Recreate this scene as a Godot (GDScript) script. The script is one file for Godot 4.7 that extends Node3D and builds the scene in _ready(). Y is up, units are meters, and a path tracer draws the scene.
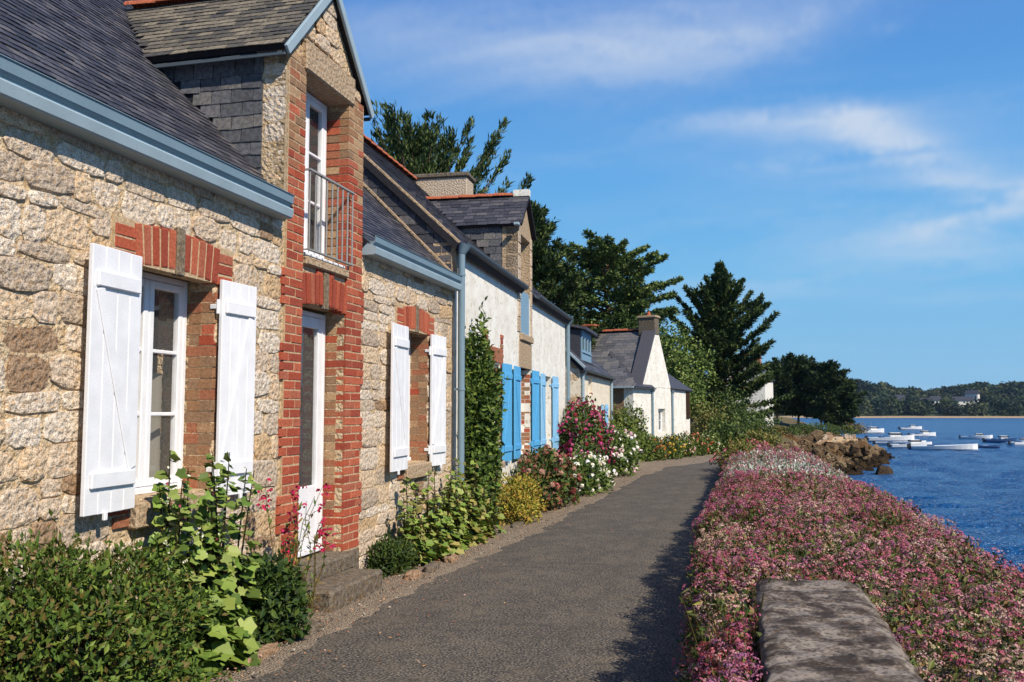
extends Node3D
# A lane of stone cottages along a bay. The lane runs towards -Z, the sea lies to +X. Metres.

var rng := RandomNumberGenerator.new()
var M := {}          # materials by name
var T := {}          # textures by name
var used := {}       # names taken at top level
var stones: Array[ArrayMesh] = []
var bricks: Array[ArrayMesh] = []
var slates: Array[ArrayMesh] = []
const EYE := Vector3(0, 1.6, 0)

func _ready() -> void:
	rng.seed = 11
	# ---- camera, sky, sun, exposure
	var cam := Camera3D.new()
	cam.name = "camera"
	cam.fov = 41.5
	cam.near = 0.05
	cam.far = 6000.0
	cam.position = EYE
	cam.rotation = Vector3(deg_to_rad(4.45), deg_to_rad(14.3), 0)
	add_child(cam)
	var env := Environment.new()
	env.background_mode = Environment.BG_SKY
	var sky := Sky.new()
	var pano := PanoramaSkyMaterial.new()
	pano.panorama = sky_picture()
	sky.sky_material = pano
	env.sky = sky
	env.background_energy_multiplier = 1.0
	env.tonemap_mode = Environment.TONE_MAPPER_LINEAR
	env.tonemap_exposure = 1.08
	env.sdfgi_enabled = true
	env.ssao_enabled = true
	env.ssil_enabled = true
	env.fog_enabled = true
	env.fog_density = 0.00008
	env.fog_light_color = Color(0.62, 0.74, 0.86)
	var we := WorldEnvironment.new()
	we.name = "environment"
	we.environment = env
	add_child(we)
	var sun := DirectionalLight3D.new()
	sun.name = "sun"
	sun.light_color = Color(1.0, 0.955, 0.885)
	sun.light_energy = 1.6
	sun.light_angular_distance = 0.5
	sun.shadow_enabled = true
	sun.basis = Basis.looking_at(Vector3(-0.609, -0.669, -0.426))
	add_child(sun)
	# ---- the place
	make_textures()
	make_materials()
	make_pieces()
	make_land()
	make_stone_house()
	make_white_house()
	make_small_house()
	make_gable_house()
	make_sea_wall()
	make_far_things()
	make_trees()
	make_garden()
	make_flower_bank()
	make_boats()
	make_small_details()

func R(a: float, b: float) -> float:
	return rng.randf_range(a, b)

func pick(a: Array):
	return a[rng.randi() % a.size()]

# ---------------------------------------------------------------- building blocks
class MB:
	var v := PackedVector3Array()
	var c := PackedColorArray()
	var i := PackedInt32Array()
	var col := Color.WHITE
	func vert(p: Vector3) -> int:
		v.append(p)
		c.append(col)
		return v.size() - 1
	func quad(a: Vector3, b: Vector3, d: Vector3, e: Vector3) -> void:   # counter-clockwise from outside
		var k := v.size()
		v.append(a); v.append(b); v.append(d); v.append(e)
		c.append(col); c.append(col); c.append(col); c.append(col)
		i.append_array(PackedInt32Array([k, k + 2, k + 1, k, k + 3, k + 2]))
	func tri(a: Vector3, b: Vector3, d: Vector3) -> void:
		var k := v.size()
		v.append(a); v.append(b); v.append(d)
		c.append(col); c.append(col); c.append(col)
		i.append_array(PackedInt32Array([k, k + 2, k + 1]))
	func face(a: int, b: int, d: int) -> void:
		i.append(a); i.append(d); i.append(b)
	func box(o: Vector3, s: Vector3, b := Basis()) -> void:
		var x := b.x * s.x * 0.5
		var y := b.y * s.y * 0.5
		var z := b.z * s.z * 0.5
		quad(o + x - y + z, o + x - y - z, o + x + y - z, o + x + y + z)
		quad(o - x - y - z, o - x - y + z, o - x + y + z, o - x + y - z)
		quad(o - x + y + z, o + x + y + z, o + x + y - z, o - x + y - z)
		quad(o - x - y - z, o + x - y - z, o + x - y + z, o - x - y + z)
		quad(o - x - y + z, o + x - y + z, o + x + y + z, o - x + y + z)
		quad(o + x - y - z, o - x - y - z, o - x + y - z, o + x + y - z)
	func span(a: Vector3, b: Vector3) -> void:      # box between two corners
		box((a + b) * 0.5, (b - a).abs())
	func soft(o: Vector3, s: Vector3, r: float, b := Basis()) -> void:   # box with all edges chamfered
		var p := []
		for q in 8:
			p.append(Vector3(1 if q & 1 else -1, 1 if q & 2 else -1, 1 if q & 4 else -1))
		var h := s * 0.5
		var at := func(q: Vector3, ax: int) -> Vector3:
			var w := Vector3(q.x * (h.x - r), q.y * (h.y - r), q.z * (h.z - r))
			w[ax] = q[ax] * h[ax]
			return o + b * w
		for ax in 3:
			var a1 := (ax + 1) % 3
			var a2 := (ax + 2) % 3
			for sg in [-1.0, 1.0]:
				var cs := []
				for k in [[-1, -1], [1, -1], [1, 1], [-1, 1]]:
					var q := Vector3.ZERO
					q[ax] = sg
					q[a1] = k[0]
					q[a2] = k[1]
					cs.append(q)
				if sg < 0:
					cs.reverse()
				quad(at.call(cs[0], ax), at.call(cs[1], ax), at.call(cs[2], ax), at.call(cs[3], ax))
		for ax in 3:          # edge chamfers along axis ax
			var a1 := (ax + 1) % 3
			var a2 := (ax + 2) % 3
			for k in [[-1, -1], [1, -1], [1, 1], [-1, 1]]:
				var q0 := Vector3.ZERO
				q0[ax] = -1
				q0[a1] = k[0]
				q0[a2] = k[1]
				var q1 := q0
				q1[ax] = 1
				var A: Vector3 = at.call(q0, a1)
				var B: Vector3 = at.call(q1, a1)
				var C2: Vector3 = at.call(q1, a2)
				var D: Vector3 = at.call(q0, a2)
				if (B - A).cross(C2 - A).dot((A + C2) * 0.5 - o) > 0:
					quad(A, B, C2, D)
				else:
					quad(D, C2, B, A)
		for q in p:
			var A: Vector3 = at.call(q, 0)
			var B: Vector3 = at.call(q, 1)
			var C2: Vector3 = at.call(q, 2)
			if (B - A).cross(C2 - A).dot(A - o) > 0:
				tri(A, B, C2)
			else:
				tri(A, C2, B)
	func tube(a: Vector3, b: Vector3, r0: float, r1: float, n := 8, caps := true) -> void:
		var d := (b - a).normalized()
		var u := d.cross(Vector3.UP if absf(d.y) < 0.9 else Vector3.RIGHT).normalized()
		var w := d.cross(u)
		for k in n:
			var t0 := TAU * k / n
			var t1 := TAU * (k + 1) / n
			var e0 := u * cos(t0) + w * sin(t0)
			var e1 := u * cos(t1) + w * sin(t1)
			quad(a + e0 * r0, a + e1 * r0, b + e1 * r1, b + e0 * r1)
			if caps:
				tri(b, b + e0 * r1, b + e1 * r1)
				tri(a, a + e1 * r0, a + e0 * r0)
	func path(pts: Array, r: Array, n := 6) -> void:
		for k in pts.size() - 1:
			tube(pts[k], pts[k + 1], r[k], r[k + 1], n, false)
	func extrude(poly: Array, z0: float, z1: float) -> void:   # profile in x, y, counter-clockwise seen from +z
		var n := poly.size()
		for k in n:
			var a: Vector2 = poly[k]
			var b: Vector2 = poly[(k + 1) % n]
			quad(Vector3(a.x, a.y, z1), Vector3(a.x, a.y, z0), Vector3(b.x, b.y, z0), Vector3(b.x, b.y, z1))
		var tri_ix := Geometry2D.triangulate_polygon(PackedVector2Array(poly))
		for k in range(0, tri_ix.size(), 3):
			var a: Vector2 = poly[tri_ix[k]]
			var b: Vector2 = poly[tri_ix[k + 1]]
			var e: Vector2 = poly[tri_ix[k + 2]]
			tri(Vector3(a.x, a.y, z0), Vector3(b.x, b.y, z0), Vector3(e.x, e.y, z0))
			tri(Vector3(a.x, a.y, z1), Vector3(e.x, e.y, z1), Vector3(b.x, b.y, z1))
	func leaf(p: Vector3, d: Vector3, n: Vector3, l: float, w: float, k: Color) -> void:
		var s := d.cross(n).normalized() * w * 0.5
		var q := v.size()
		v.append(p)
		v.append(p + d * l * 0.45 + s + n * w * 0.14)
		v.append(p + d * l)
		v.append(p + d * l * 0.45 - s + n * w * 0.14)
		c.append(k); c.append(k); c.append(k); c.append(k)
		i.append(q); i.append(q + 1); i.append(q + 2)
		i.append(q); i.append(q + 2); i.append(q + 3)
	func lobed(p: Vector3, d: Vector3, n: Vector3, l: float, k: Color) -> void:   # a broad five-lobed leaf
		var s := d.cross(n).normalized()
		var q := v.size()
		v.append(p + d * l * 0.12 - n * l * 0.05)
		c.append(k)
		var shape := [[0.0, 0.0], [0.34, -0.12], [0.54, 0.12], [0.44, 0.36], [0.52, 0.62], [0.27, 0.74], [0.0, 0.96], [-0.27, 0.74], [-0.52, 0.62], [-0.44, 0.36], [-0.54, 0.12], [-0.34, -0.12]]
		for e in shape:
			v.append(p + s * e[0] * l + d * e[1] * l + n * l * (absf(e[0]) * 0.22 - 0.15 * e[1] * e[1]))
			c.append(k)
		for m in shape.size():
			i.append(q); i.append(q + 1 + (m + 1) % shape.size()); i.append(q + 1 + m)
	func mesh(smooth := false) -> ArrayMesh:
		var a := []
		a.resize(Mesh.ARRAY_MAX)
		a[Mesh.ARRAY_VERTEX] = v
		a[Mesh.ARRAY_COLOR] = c
		a[Mesh.ARRAY_INDEX] = i
		if smooth:
			var nn := PackedVector3Array()
			nn.resize(v.size())
			for k in range(0, i.size(), 3):
				var f := (v[i[k + 2]] - v[i[k]]).cross(v[i[k + 1]] - v[i[k]])
				nn[i[k]] += f
				nn[i[k + 1]] += f
				nn[i[k + 2]] += f
			for k in nn.size():
				nn[k] = nn[k].normalized()
			a[Mesh.ARRAY_NORMAL] = nn
		var m := ArrayMesh.new()
		m.add_surface_from_arrays(Mesh.PRIMITIVE_TRIANGLES, a)
		return m

func numbered(called: String) -> String:
	var k: int = used.get(called, 0)
	used[called] = k + 1
	return called if k == 0 else "%s_%03d" % [called, k]

func part(called: String, mesh: Mesh, m: Material, parent: Node) -> MeshInstance3D:
	var o := MeshInstance3D.new()
	o.name = called
	o.mesh = mesh
	o.material_override = m
	parent.add_child(o, true)
	return o

func holder(called: String, parent: Node, at := Vector3.ZERO) -> Node3D:
	var o := Node3D.new()
	o.name = called
	o.position = at
	parent.add_child(o, true)
	return o

func tag(o: Node, label: String, category: String, group := "", kind := "") -> void:
	o.set_meta("label", label)
	if category:
		o.set_meta("category", category)
	if group:
		o.set_meta("group", group)
	if kind:
		o.set_meta("kind", kind)

func thing(called: String, label: String, category: String, at := Vector3.ZERO, turn := 0.0, group := "") -> Node3D:
	var o := Node3D.new()
	o.name = numbered(called)
	o.position = at
	o.rotation.y = turn
	add_child(o)
	tag(o, label, category, group)
	return o

func lone(called: String, mesh: Mesh, m: Material, label: String, category: String, group := "", kind := "") -> MeshInstance3D:
	var o := part(numbered(called), mesh, m, self)
	tag(o, label, category, group, kind)
	return o

func struct(called: String, mesh: Mesh, m: Material, label := "") -> MeshInstance3D:
	var o := part(numbered(called), mesh, m, self)
	o.set_meta("kind", "structure")
	if label:
		o.set_meta("label", label)
	return o

# ---------------------------------------------------------------- textures and materials
func grey(sd: int, freq: float, oct := 4, kind := FastNoiseLite.TYPE_SIMPLEX, fractal := FastNoiseLite.FRACTAL_FBM, n := 512, gain := 0.5) -> PackedByteArray:
	var f := FastNoiseLite.new()
	f.seed = sd
	f.frequency = freq
	f.noise_type = kind
	f.fractal_type = fractal
	f.fractal_octaves = oct
	f.fractal_gain = gain
	var im := f.get_seamless_image(n, n, false, false, 0.12, true)
	im.convert(Image.FORMAT_L8)
	return im.get_data()

func grey_tex(d: PackedByteArray, n := 512) -> ImageTexture:
	return ImageTexture.create_from_image(Image.create_from_data(n, n, false, Image.FORMAT_L8, d))

func ramp_tex(layers: Array, stops: Array, n := 512) -> ImageTexture:
	# first layer walks along the stops (sRGB colours); later layers [bytes, threshold, width, colour, strength] lay spots over it
	var base: PackedByteArray = layers[0]
	var lut: Array[Color] = []
	for k in 256:
		var t := k / 255.0
		var col: Color = stops[0][1]
		for s in stops.size() - 1:
			if t >= stops[s][0]:
				col = (stops[s][1] as Color).lerp(stops[s + 1][1], clampf((t - stops[s][0]) / (stops[s + 1][0] - stops[s][0]), 0, 1))
		lut.append(col)
	var out := PackedByteArray()
	out.resize(n * n * 3)
	var extra := []
	for q in range(1, layers.size()):
		var row := PackedFloat32Array()
		for k in 256:
			row.append(clampf((k / 255.0 - layers[q][1]) / layers[q][2] + 0.5, 0, 1) * layers[q][4])
		extra.append([layers[q][0], row, layers[q][3]])
	for k in n * n:
		var col := lut[base[k]]
		for e in extra:
			var t: float = e[1][e[0][k]]
			if t > 0.0:
				col = col.lerp(e[2], t)
		out[k * 3] = int(clampf(col.r, 0, 1) * 255)
		out[k * 3 + 1] = int(clampf(col.g, 0, 1) * 255)
		out[k * 3 + 2] = int(clampf(col.b, 0, 1) * 255)
	return ImageTexture.create_from_image(Image.create_from_data(n, n, false, Image.FORMAT_RGB8, out))

func C(r: int, g: int, b: int) -> Color:
	return Color(r / 255.0, g / 255.0, b / 255.0)

func make_textures() -> void:
	var big := grey(1, 0.006, 4)
	var mid := grey(2, 0.02, 4)
	var mid2 := grey(3, 0.018, 5)
	var fine := grey(4, 0.08, 3)
	var fine2 := grey(5, 0.12, 2)
	var cell := grey(6, 0.05, 2, FastNoiseLite.TYPE_CELLULAR)
	var ridge := grey(7, 0.016, 5, FastNoiseLite.TYPE_SIMPLEX, FastNoiseLite.FRACTAL_RIDGED)
	var dots := grey(8, 0.22, 1)
	T.stone = ramp_tex([mid, [fine, 0.33, -0.12, C(122, 98, 78), 0.65], [mid2, 0.74, 0.16, C(206, 166, 120), 0.55], [fine2, 0.74, 0.1, C(244, 238, 230), 0.7], [ridge, 0.92, 0.1, C(110, 92, 76), 0.5]],
		[[0.0, C(180, 164, 146)], [0.35, C(208, 195, 179)], [0.6, C(224, 212, 197)], [1.0, C(240, 231, 220)]])
	T.mortar = ramp_tex([mid, [fine, 0.3, -0.14, C(128, 104, 76), 0.6], [mid2, 0.66, 0.2, C(186, 150, 104), 0.5], [fine2, 0.76, 0.08, C(232, 226, 214), 0.6]],
		[[0.0, C(172, 150, 122)], [0.5, C(210, 192, 166)], [1.0, C(230, 216, 194)]])
	T.brick = ramp_tex([mid, [fine, 0.3, -0.12, C(120, 96, 84), 0.5], [fine2, 0.8, 0.08, C(255, 240, 226), 0.55], [mid2, 0.8, 0.12, C(214, 196, 178), 0.5]],
		[[0.0, C(196, 176, 166)], [0.5, C(236, 224, 216)], [1.0, C(255, 250, 246)]])
	T.plaster = ramp_tex([big, [mid, 0.24, -0.12, C(210, 202, 184), 0.5], [fine, 0.2, -0.1, C(200, 192, 178), 0.3], [mid2, 0.82, 0.08, C(176, 160, 128), 0.55]],
		[[0.0, C(234, 231, 224)], [0.5, C(246, 244, 239)], [1.0, C(254, 254, 252)]])
	T.slate = ramp_tex([mid, [fine, 0.72, 0.12, C(255, 252, 240), 0.6], [fine2, 0.8, 0.08, C(255, 255, 250), 0.8], [mid2, 0.76, 0.1, C(226, 214, 178), 0.5]],
		[[0.0, C(150, 150, 158)], [0.5, C(204, 204, 210)], [1.0, C(248, 248, 252)]])
	T.asphalt = ramp_tex([big, [dots, 0.7, 0.06, C(176, 168, 154), 0.5], [dots, 0.26, -0.06, C(38, 38, 40), 0.6], [mid2, 0.68, 0.2, C(116, 107, 94), 0.4], [fine, 0.7, 0.16, C(128, 120, 108), 0.4], [mid, 0.3, -0.16, C(66, 65, 64), 0.35]],
		[[0.0, C(70, 68, 66)], [0.5, C(83, 80, 76)], [1.0, C(98, 93, 86)]])
	T.gravel = ramp_tex([mid, [dots, 0.66, 0.08, C(200, 190, 172), 0.7], [dots, 0.3, -0.1, C(78, 70, 62), 0.7], [fine, 0.74, 0.1, C(128, 94, 66), 0.6]],
		[[0.0, C(122, 113, 103)], [0.5, C(146, 136, 123)], [1.0, C(166, 155, 140)]])
	T.soil = ramp_tex([mid, [dots, 0.7, 0.1, C(150, 132, 100), 0.6], [fine, 0.3, -0.2, C(52, 44, 32), 0.6]],
		[[0.0, C(70, 62, 42)], [0.5, C(98, 88, 58)], [1.0, C(122, 112, 72)]])
	T.cap = ramp_tex([mid, [mid2, 0.62, 0.1, C(206, 202, 196), 0.75], [fine, 0.68, 0.14, C(196, 192, 186), 0.5], [dots, 0.74, 0.08, C(222, 220, 214), 0.4], [ridge, 0.84, 0.1, C(150, 112, 70), 0.5], [mid2, 0.32, -0.12, C(70, 62, 56), 0.7], [fine2, 0.25, -0.1, C(62, 56, 52), 0.5]],
		[[0.0, C(92, 84, 78)], [0.5, C(128, 120, 112)], [1.0, C(164, 156, 148)]])
	T.paint = ramp_tex([big, [fine, 0.22, -0.1, C(222, 220, 214), 0.5]], [[0.0, C(238, 238, 238)], [1.0, C(252, 252, 252)]])
	T.bark = ramp_tex([mid, [fine, 0.35, -0.2, C(58, 46, 36), 0.8]], [[0.0, C(90, 74, 60)], [1.0, C(146, 126, 106)]])
	T.rock = ramp_tex([mid, [fine, 0.34, -0.16, C(78, 68, 58), 0.7], [mid2, 0.7, 0.12, C(168, 132, 82), 0.5]], [[0.0, C(122, 110, 96)], [0.5, C(164, 152, 136)], [1.0, C(198, 188, 172)]])
	T.hill = ramp_tex([mid, [fine, 0.6, 0.2, C(84, 92, 58), 0.5]], [[0.0, C(46, 58, 34)], [1.0, C(82, 92, 52)]])
	T.h_rough = grey_tex(grey(21, 0.018, 6))
	T.h_stone = grey_tex(grey(25, 0.02, 5, FastNoiseLite.TYPE_SIMPLEX, FastNoiseLite.FRACTAL_FBM, 512, 0.42))
	T.h_crack = grey_tex(ridge)
	T.h_fine = grey_tex(grey(22, 0.1, 3))
	T.h_dots = grey_tex(dots)
	T.h_wave = grey_tex(grey(23, 0.012, 4))

func mat(called: String, tint: Color, tex := "", rough := 0.85, bump := "", depth := 0.0, scale := 1.0, vcol := false) -> StandardMaterial3D:
	var m := StandardMaterial3D.new()
	m.resource_name = called
	m.albedo_color = tint
	m.roughness = rough
	m.metallic_specular = 0.35
	m.vertex_color_use_as_albedo = vcol
	m.cull_mode = BaseMaterial3D.CULL_DISABLED
	if tex:
		m.albedo_texture = T[tex]
	if tex or bump:
		m.uv1_triplanar = true
		m.uv1_world_triplanar = true
		m.uv1_scale = Vector3.ONE * scale
		m.uv1_triplanar_sharpness = 6.0
	if bump:
		m.heightmap_enabled = true
		m.heightmap_texture = T[bump]
		m.heightmap_scale = depth
	M[called] = m
	return m

func leafy(called: String, tint: Color, back := Color(0.35, 0.42, 0.12), rough := 0.5) -> void:
	var m := mat(called, tint, "", rough, "", 0, 1, true)
	m.backlight_enabled = true
	m.backlight = back
	m.metallic_specular = 0.3

func make_materials() -> void:
	var st := [C(247, 241, 232), C(250, 247, 241), C(237, 227, 214), C(227, 219, 208), C(245, 230, 208), C(214, 205, 194), C(232, 210, 178), C(182, 161, 140)]
	for k in st.size():
		mat("stone_%d" % k, st[k], "stone", 0.92, "h_stone", 1.3, 1.6)
	mat("stone_mixed", Color.WHITE, "stone", 0.92, "h_stone", 1.3, 1.6, true)
	mat("mortar", C(246, 238, 224), "mortar", 0.95, "h_rough", 1.6, 1.8)
	mat("rubble_dark", C(176, 152, 128), "stone", 0.95, "h_rough", 3.0, 1.4)
	var br := [C(210, 114, 86), C(198, 100, 76), C(220, 128, 98), C(186, 96, 76), C(204, 126, 100)]
	for k in br.size():
		mat("brick_%d" % k, br[k], "brick", 0.9, "h_fine", 0.5, 3.0)
	var bw := [C(206, 174, 138), C(188, 150, 116), C(218, 190, 152), C(196, 136, 106), C(178, 150, 122)]
	for k in bw.size():
		mat("brown_brick_%d" % k, bw[k], "brick", 0.9, "h_fine", 0.6, 3.0)
	mat("brick_joint", C(252, 242, 226), "mortar", 0.95, "h_fine", 0.5, 2.4)
	mat("lintel", C(206, 192, 172), "stone", 0.92, "h_stone", 1.0, 1.6)
	mat("grey_key", C(206, 200, 190), "rock", 0.92, "h_fine", 0.4, 1.6)
	mat("granite", C(178, 176, 172), "rock", 0.9, "h_rough", 0.8, 1.1)
	mat("plaster", C(238, 236, 230), "plaster", 0.92, "h_stone", 0.35, 0.45)
	mat("plaster_grey", C(236, 226, 208), "plaster", 0.92, "h_stone", 0.35, 0.45)
	var sl := [C(84, 84, 91), C(72, 73, 81), C(98, 97, 103), C(64, 65, 73), C(112, 109, 110)]
	for k in sl.size():
		mat("slate_%d" % k, sl[k], "slate", 0.55, "h_fine", 0.3, 1.7)
		M["slate_%d" % k].metallic_specular = 0.5
	var sg := [C(124, 124, 126), C(112, 113, 116), C(134, 132, 132), C(104, 105, 108), C(140, 136, 132)]
	for k in sg.size():
		mat("pale_slate_%d" % k, sg[k], "slate", 0.7, "h_fine", 0.3, 1.7)
	var so := [C(120, 114, 102), C(106, 102, 94), C(138, 130, 114), C(96, 94, 90), C(156, 146, 126)]
	for k in so.size():
		mat("moss_slate_%d" % k, so[k], "slate", 0.85, "h_fine", 0.5, 1.5)
	mat("slate_mixed", Color.WHITE, "slate", 0.55, "h_fine", 0.3, 1.7, true)
	M.slate_mixed.metallic_specular = 0.5
	mat("slate_deck", C(52, 52, 58), "slate", 0.9, "h_fine", 0.3, 1.7)
	mat("old_slate", C(126, 122, 116), "slate", 0.8, "h_fine", 0.5, 1.3)
	mat("zinc", C(122, 146, 160), "paint", 0.55, "", 0, 0.8)
	mat("zinc_pale", C(156, 176, 186), "paint", 0.55, "", 0, 0.8)
	mat("zinc_dark", C(84, 94, 102), "paint", 0.5, "", 0, 0.8)
	mat("white_paint", C(242, 242, 244), "paint", 0.5, "h_fine", 0.06, 1.2)
	mat("blue_paint", C(92, 174, 224), "paint", 0.55, "h_fine", 0.06, 1.2)
	mat("pale_blue_paint", C(146, 200, 236), "paint", 0.6, "h_fine", 0.06, 1.2)
	mat("teal_paint", C(60, 140, 158), "paint", 0.6, "h_fine", 0.06, 1.2)
	mat("faded_blue", C(128, 160, 182), "paint", 0.6, "h_fine", 0.06, 1.2)
	mat("iron", C(150, 150, 148), "paint", 0.6)
	mat("ridge_tile", C(196, 118, 88), "brick", 0.9, "h_rough", 1.0, 2.0)
	mat("curtain", C(128, 124, 114), "", 0.95)
	mat("dark_room", C(92, 84, 76), "", 0.95)
	mat("wood", C(134, 104, 78), "bark", 0.9, "h_fine", 0.5, 2.0)
	mat("asphalt", C(246, 240, 232), "asphalt", 0.93, "h_dots", 0.5, 0.37)
	mat("gravel", C(246, 238, 228), "gravel", 0.96, "h_dots", 1.6, 0.5)
	mat("soil", Color.WHITE, "soil", 0.96, "h_dots", 1.4, 0.6)
	mat("rock", Color.WHITE, "rock", 0.93, "h_rough", 5.0, 0.5)
	mat("wet_rock", C(110, 98, 82), "rock", 0.8, "h_rough", 5.0, 0.5)
	mat("sand", C(214, 202, 182), "mortar", 0.96, "", 0, 0.05)
	mat("hill", Color.WHITE, "hill", 0.96, "", 0, 0.02)
	mat("cap", C(184, 174, 164), "cap", 0.93, "h_rough", 2.4, 0.52)
	mat("bark", Color.WHITE, "bark", 0.95, "h_crack", 2.0, 0.8)
	mat("bark_pale", C(255, 236, 214), "bark", 0.95, "h_crack", 2.0, 0.8)
	mat("stem", C(112, 104, 62), "", 0.8, "", 0, 1, true)
	mat("loose", Color.WHITE, "", 0.92, "", 0, 1, true)
	mat("boat_white", C(244, 244, 242), "paint", 0.35)
	mat("boat_blue", C(52, 84, 128), "paint", 0.35)
	mat("boat_dark", C(52, 56, 64), "paint", 0.5)
	mat("buoy_orange", C(226, 120, 60), "paint", 0.5)
	leafy("leaves", Color.WHITE)
	leafy("needles", Color.WHITE, Color(0.12, 0.15, 0.05), 0.65)
	leafy("petals", Color.WHITE, Color(0.4, 0.3, 0.3), 0.7)
	var g := mat("glass", Color(0.9, 0.95, 0.95, 0.06), "", 0.02)
	g.transparency = BaseMaterial3D.TRANSPARENCY_ALPHA
	g.metallic_specular = 0.6
	var w := mat("water", C(16, 78, 132), "", 0.2, "h_wave", 18.0, 0.5)
	w.uv1_scale = Vector3(0.3, 0.5, 0.6)
	w.metallic_specular = 0.35

# ---------------------------------------------------------------- shared small pieces
func make_pieces() -> void:
	var keep := rng.state
	rng.seed = 5
	for k in 18:      # rubble stones: y, z within +-0.5, bulging to x = 1
		var b := MB.new()
		var n := 11
		var rings := []
		var pw := R(4.0, 9.0)
		var rad := []
		for q in n:
			var t := TAU * q / n
			rad.append(0.5 / pow(pow(absf(cos(t)), pw) + pow(absf(sin(t)), pw), 1.0 / pw) * R(0.9, 1.05))
		for ring in [[-0.4, 1.0], [0.7, 0.96], [1.0, 0.78]]:
			var ids := []
			for q in n:
				var t := TAU * q / n
				var r: float = rad[q] * ring[1] * (R(0.93, 1.05) if ring[0] > 0 else 1.0)
				ids.append(b.vert(Vector3(ring[0] * (R(0.7, 1.15) if ring[0] > 0 else 1.0), sin(t) * r, cos(t) * r)))
			rings.append(ids)
		for e in 2:
			for q in n:
				var q2 := (q + 1) % n
				b.face(rings[e][q], rings[e + 1][q], rings[e][q2])
				b.face(rings[e][q2], rings[e + 1][q], rings[e + 1][q2])
		var mid := b.vert(Vector3(R(0.8, 1.2), R(-0.1, 0.1), R(-0.1, 0.1)))
		for q in n:
			b.face(rings[2][q], mid, rings[2][(q + 1) % n])
		stones.append(b.mesh(k % 2 > 0))
	for k in 6:       # bricks: length along z, height y, x from -1 to 0; front edges worn
		var b := MB.new()
		var f := []
		var g := []
		for q in [[-1, -1], [-1, 1], [1, 1], [1, -1]]:
			g.append(Vector3(-R(0.02, 0.05), q[0] * R(0.485, 0.5), q[1] * R(0.492, 0.5)))
			f.append(Vector3(R(-0.02, 0.02), q[0] * R(0.43, 0.47), q[1] * R(0.475, 0.49)))
		var e := []
		for q in g:
			e.append(Vector3(-1, q.y, q.z))
		b.quad(f[3], f[2], f[1], f[0])
		for q in 4:
			var q2 := (q + 1) % 4
			b.quad(f[q], f[q2], g[q2], g[q])
			b.quad(g[q], g[q2], e[q2], e[q])
		b.quad(e[0], e[1], e[2], e[3])
		for t in b.v.size():
			pass
		bricks.append(b.mesh())
	for k in 6:       # slates: width along z, length along y (up the slope), lifted towards +x at the lower edge
		var b := MB.new()
		var lo0 := Vector3(1.0 + R(-0.2, 0.5), -0.5 + R(-0.05, 0.03), 0.485)
		var lo1 := Vector3(1.0 + R(-0.2, 0.5), -0.5 + R(-0.05, 0.03), -0.485)
		var hi0 := Vector3(0.1, 0.62, 0.485)
		var hi1 := Vector3(0.1, 0.62, -0.485)
		var t := Vector3(-0.75, 0, 0)
		b.quad(lo0, lo1, hi1, hi0)
		b.quad(lo0 + t, hi0 + t, hi1 + t, lo1 + t)
		b.quad(lo1, lo0, lo0 + t, lo1 + t)
		b.quad(lo0, hi0, hi0 + t, lo0 + t)
		b.quad(hi1, lo1, lo1 + t, hi1 + t)
		slates.append(b.mesh())
	rng.state = keep

func lay(list: Array, parent: Node, called: String, shapes: Array, mats: Array, tints: Array, mixed: Material, most := 300) -> void:
	# list of [size as seen, Transform3D, tint number]; the largest become parts, the rest one part of kind stuff
	list.sort_custom(func(a, b): return a[0] > b[0])
	var st := SurfaceTool.new()
	var rest := 0
	var rows := {}
	for k in list.size():
		var q: Array = list[k]
		var sh: ArrayMesh = shapes[rng.randi() % shapes.size()]
		if k < most:
			var o := part(called, sh, mats[q[2]], parent)
			o.transform = q[1]
		else:
			var key := "%d_%d" % [rng.randi() % shapes.size(), q[2]]
			if not rows.has(key):
				rows[key] = []
			rows[key].append(q[1])
			rest += 1
	if rest == 0:
		return
	var b := MB.new()
	for key in rows:
		var ids: PackedStringArray = key.split("_")
		var arr: Array = shapes[int(ids[0])].surface_get_arrays(0)
		var pv: PackedVector3Array = arr[Mesh.ARRAY_VERTEX]
		var pi: PackedInt32Array = arr[Mesh.ARRAY_INDEX]
		var tint: Color = tints[int(ids[1])]
		for t in rows[key]:
			var k := b.v.size()
			b.v.append_array((t as Transform3D) * pv)
			for e in pv.size():
				b.c.append(tint)
			for e in pi:
				b.i.append(k + e)
	var o := part(called + "_rest", b.mesh(), mixed, parent)
	o.set_meta("kind", "stuff")

func seen_size(o: Node3D, p: Vector3, area: float) -> float:
	var w := o.transform * p
	return area / maxf(0.5, w.distance_squared_to(EYE)) * (0.02 if w.z > -3.2 else 1.0)

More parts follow.
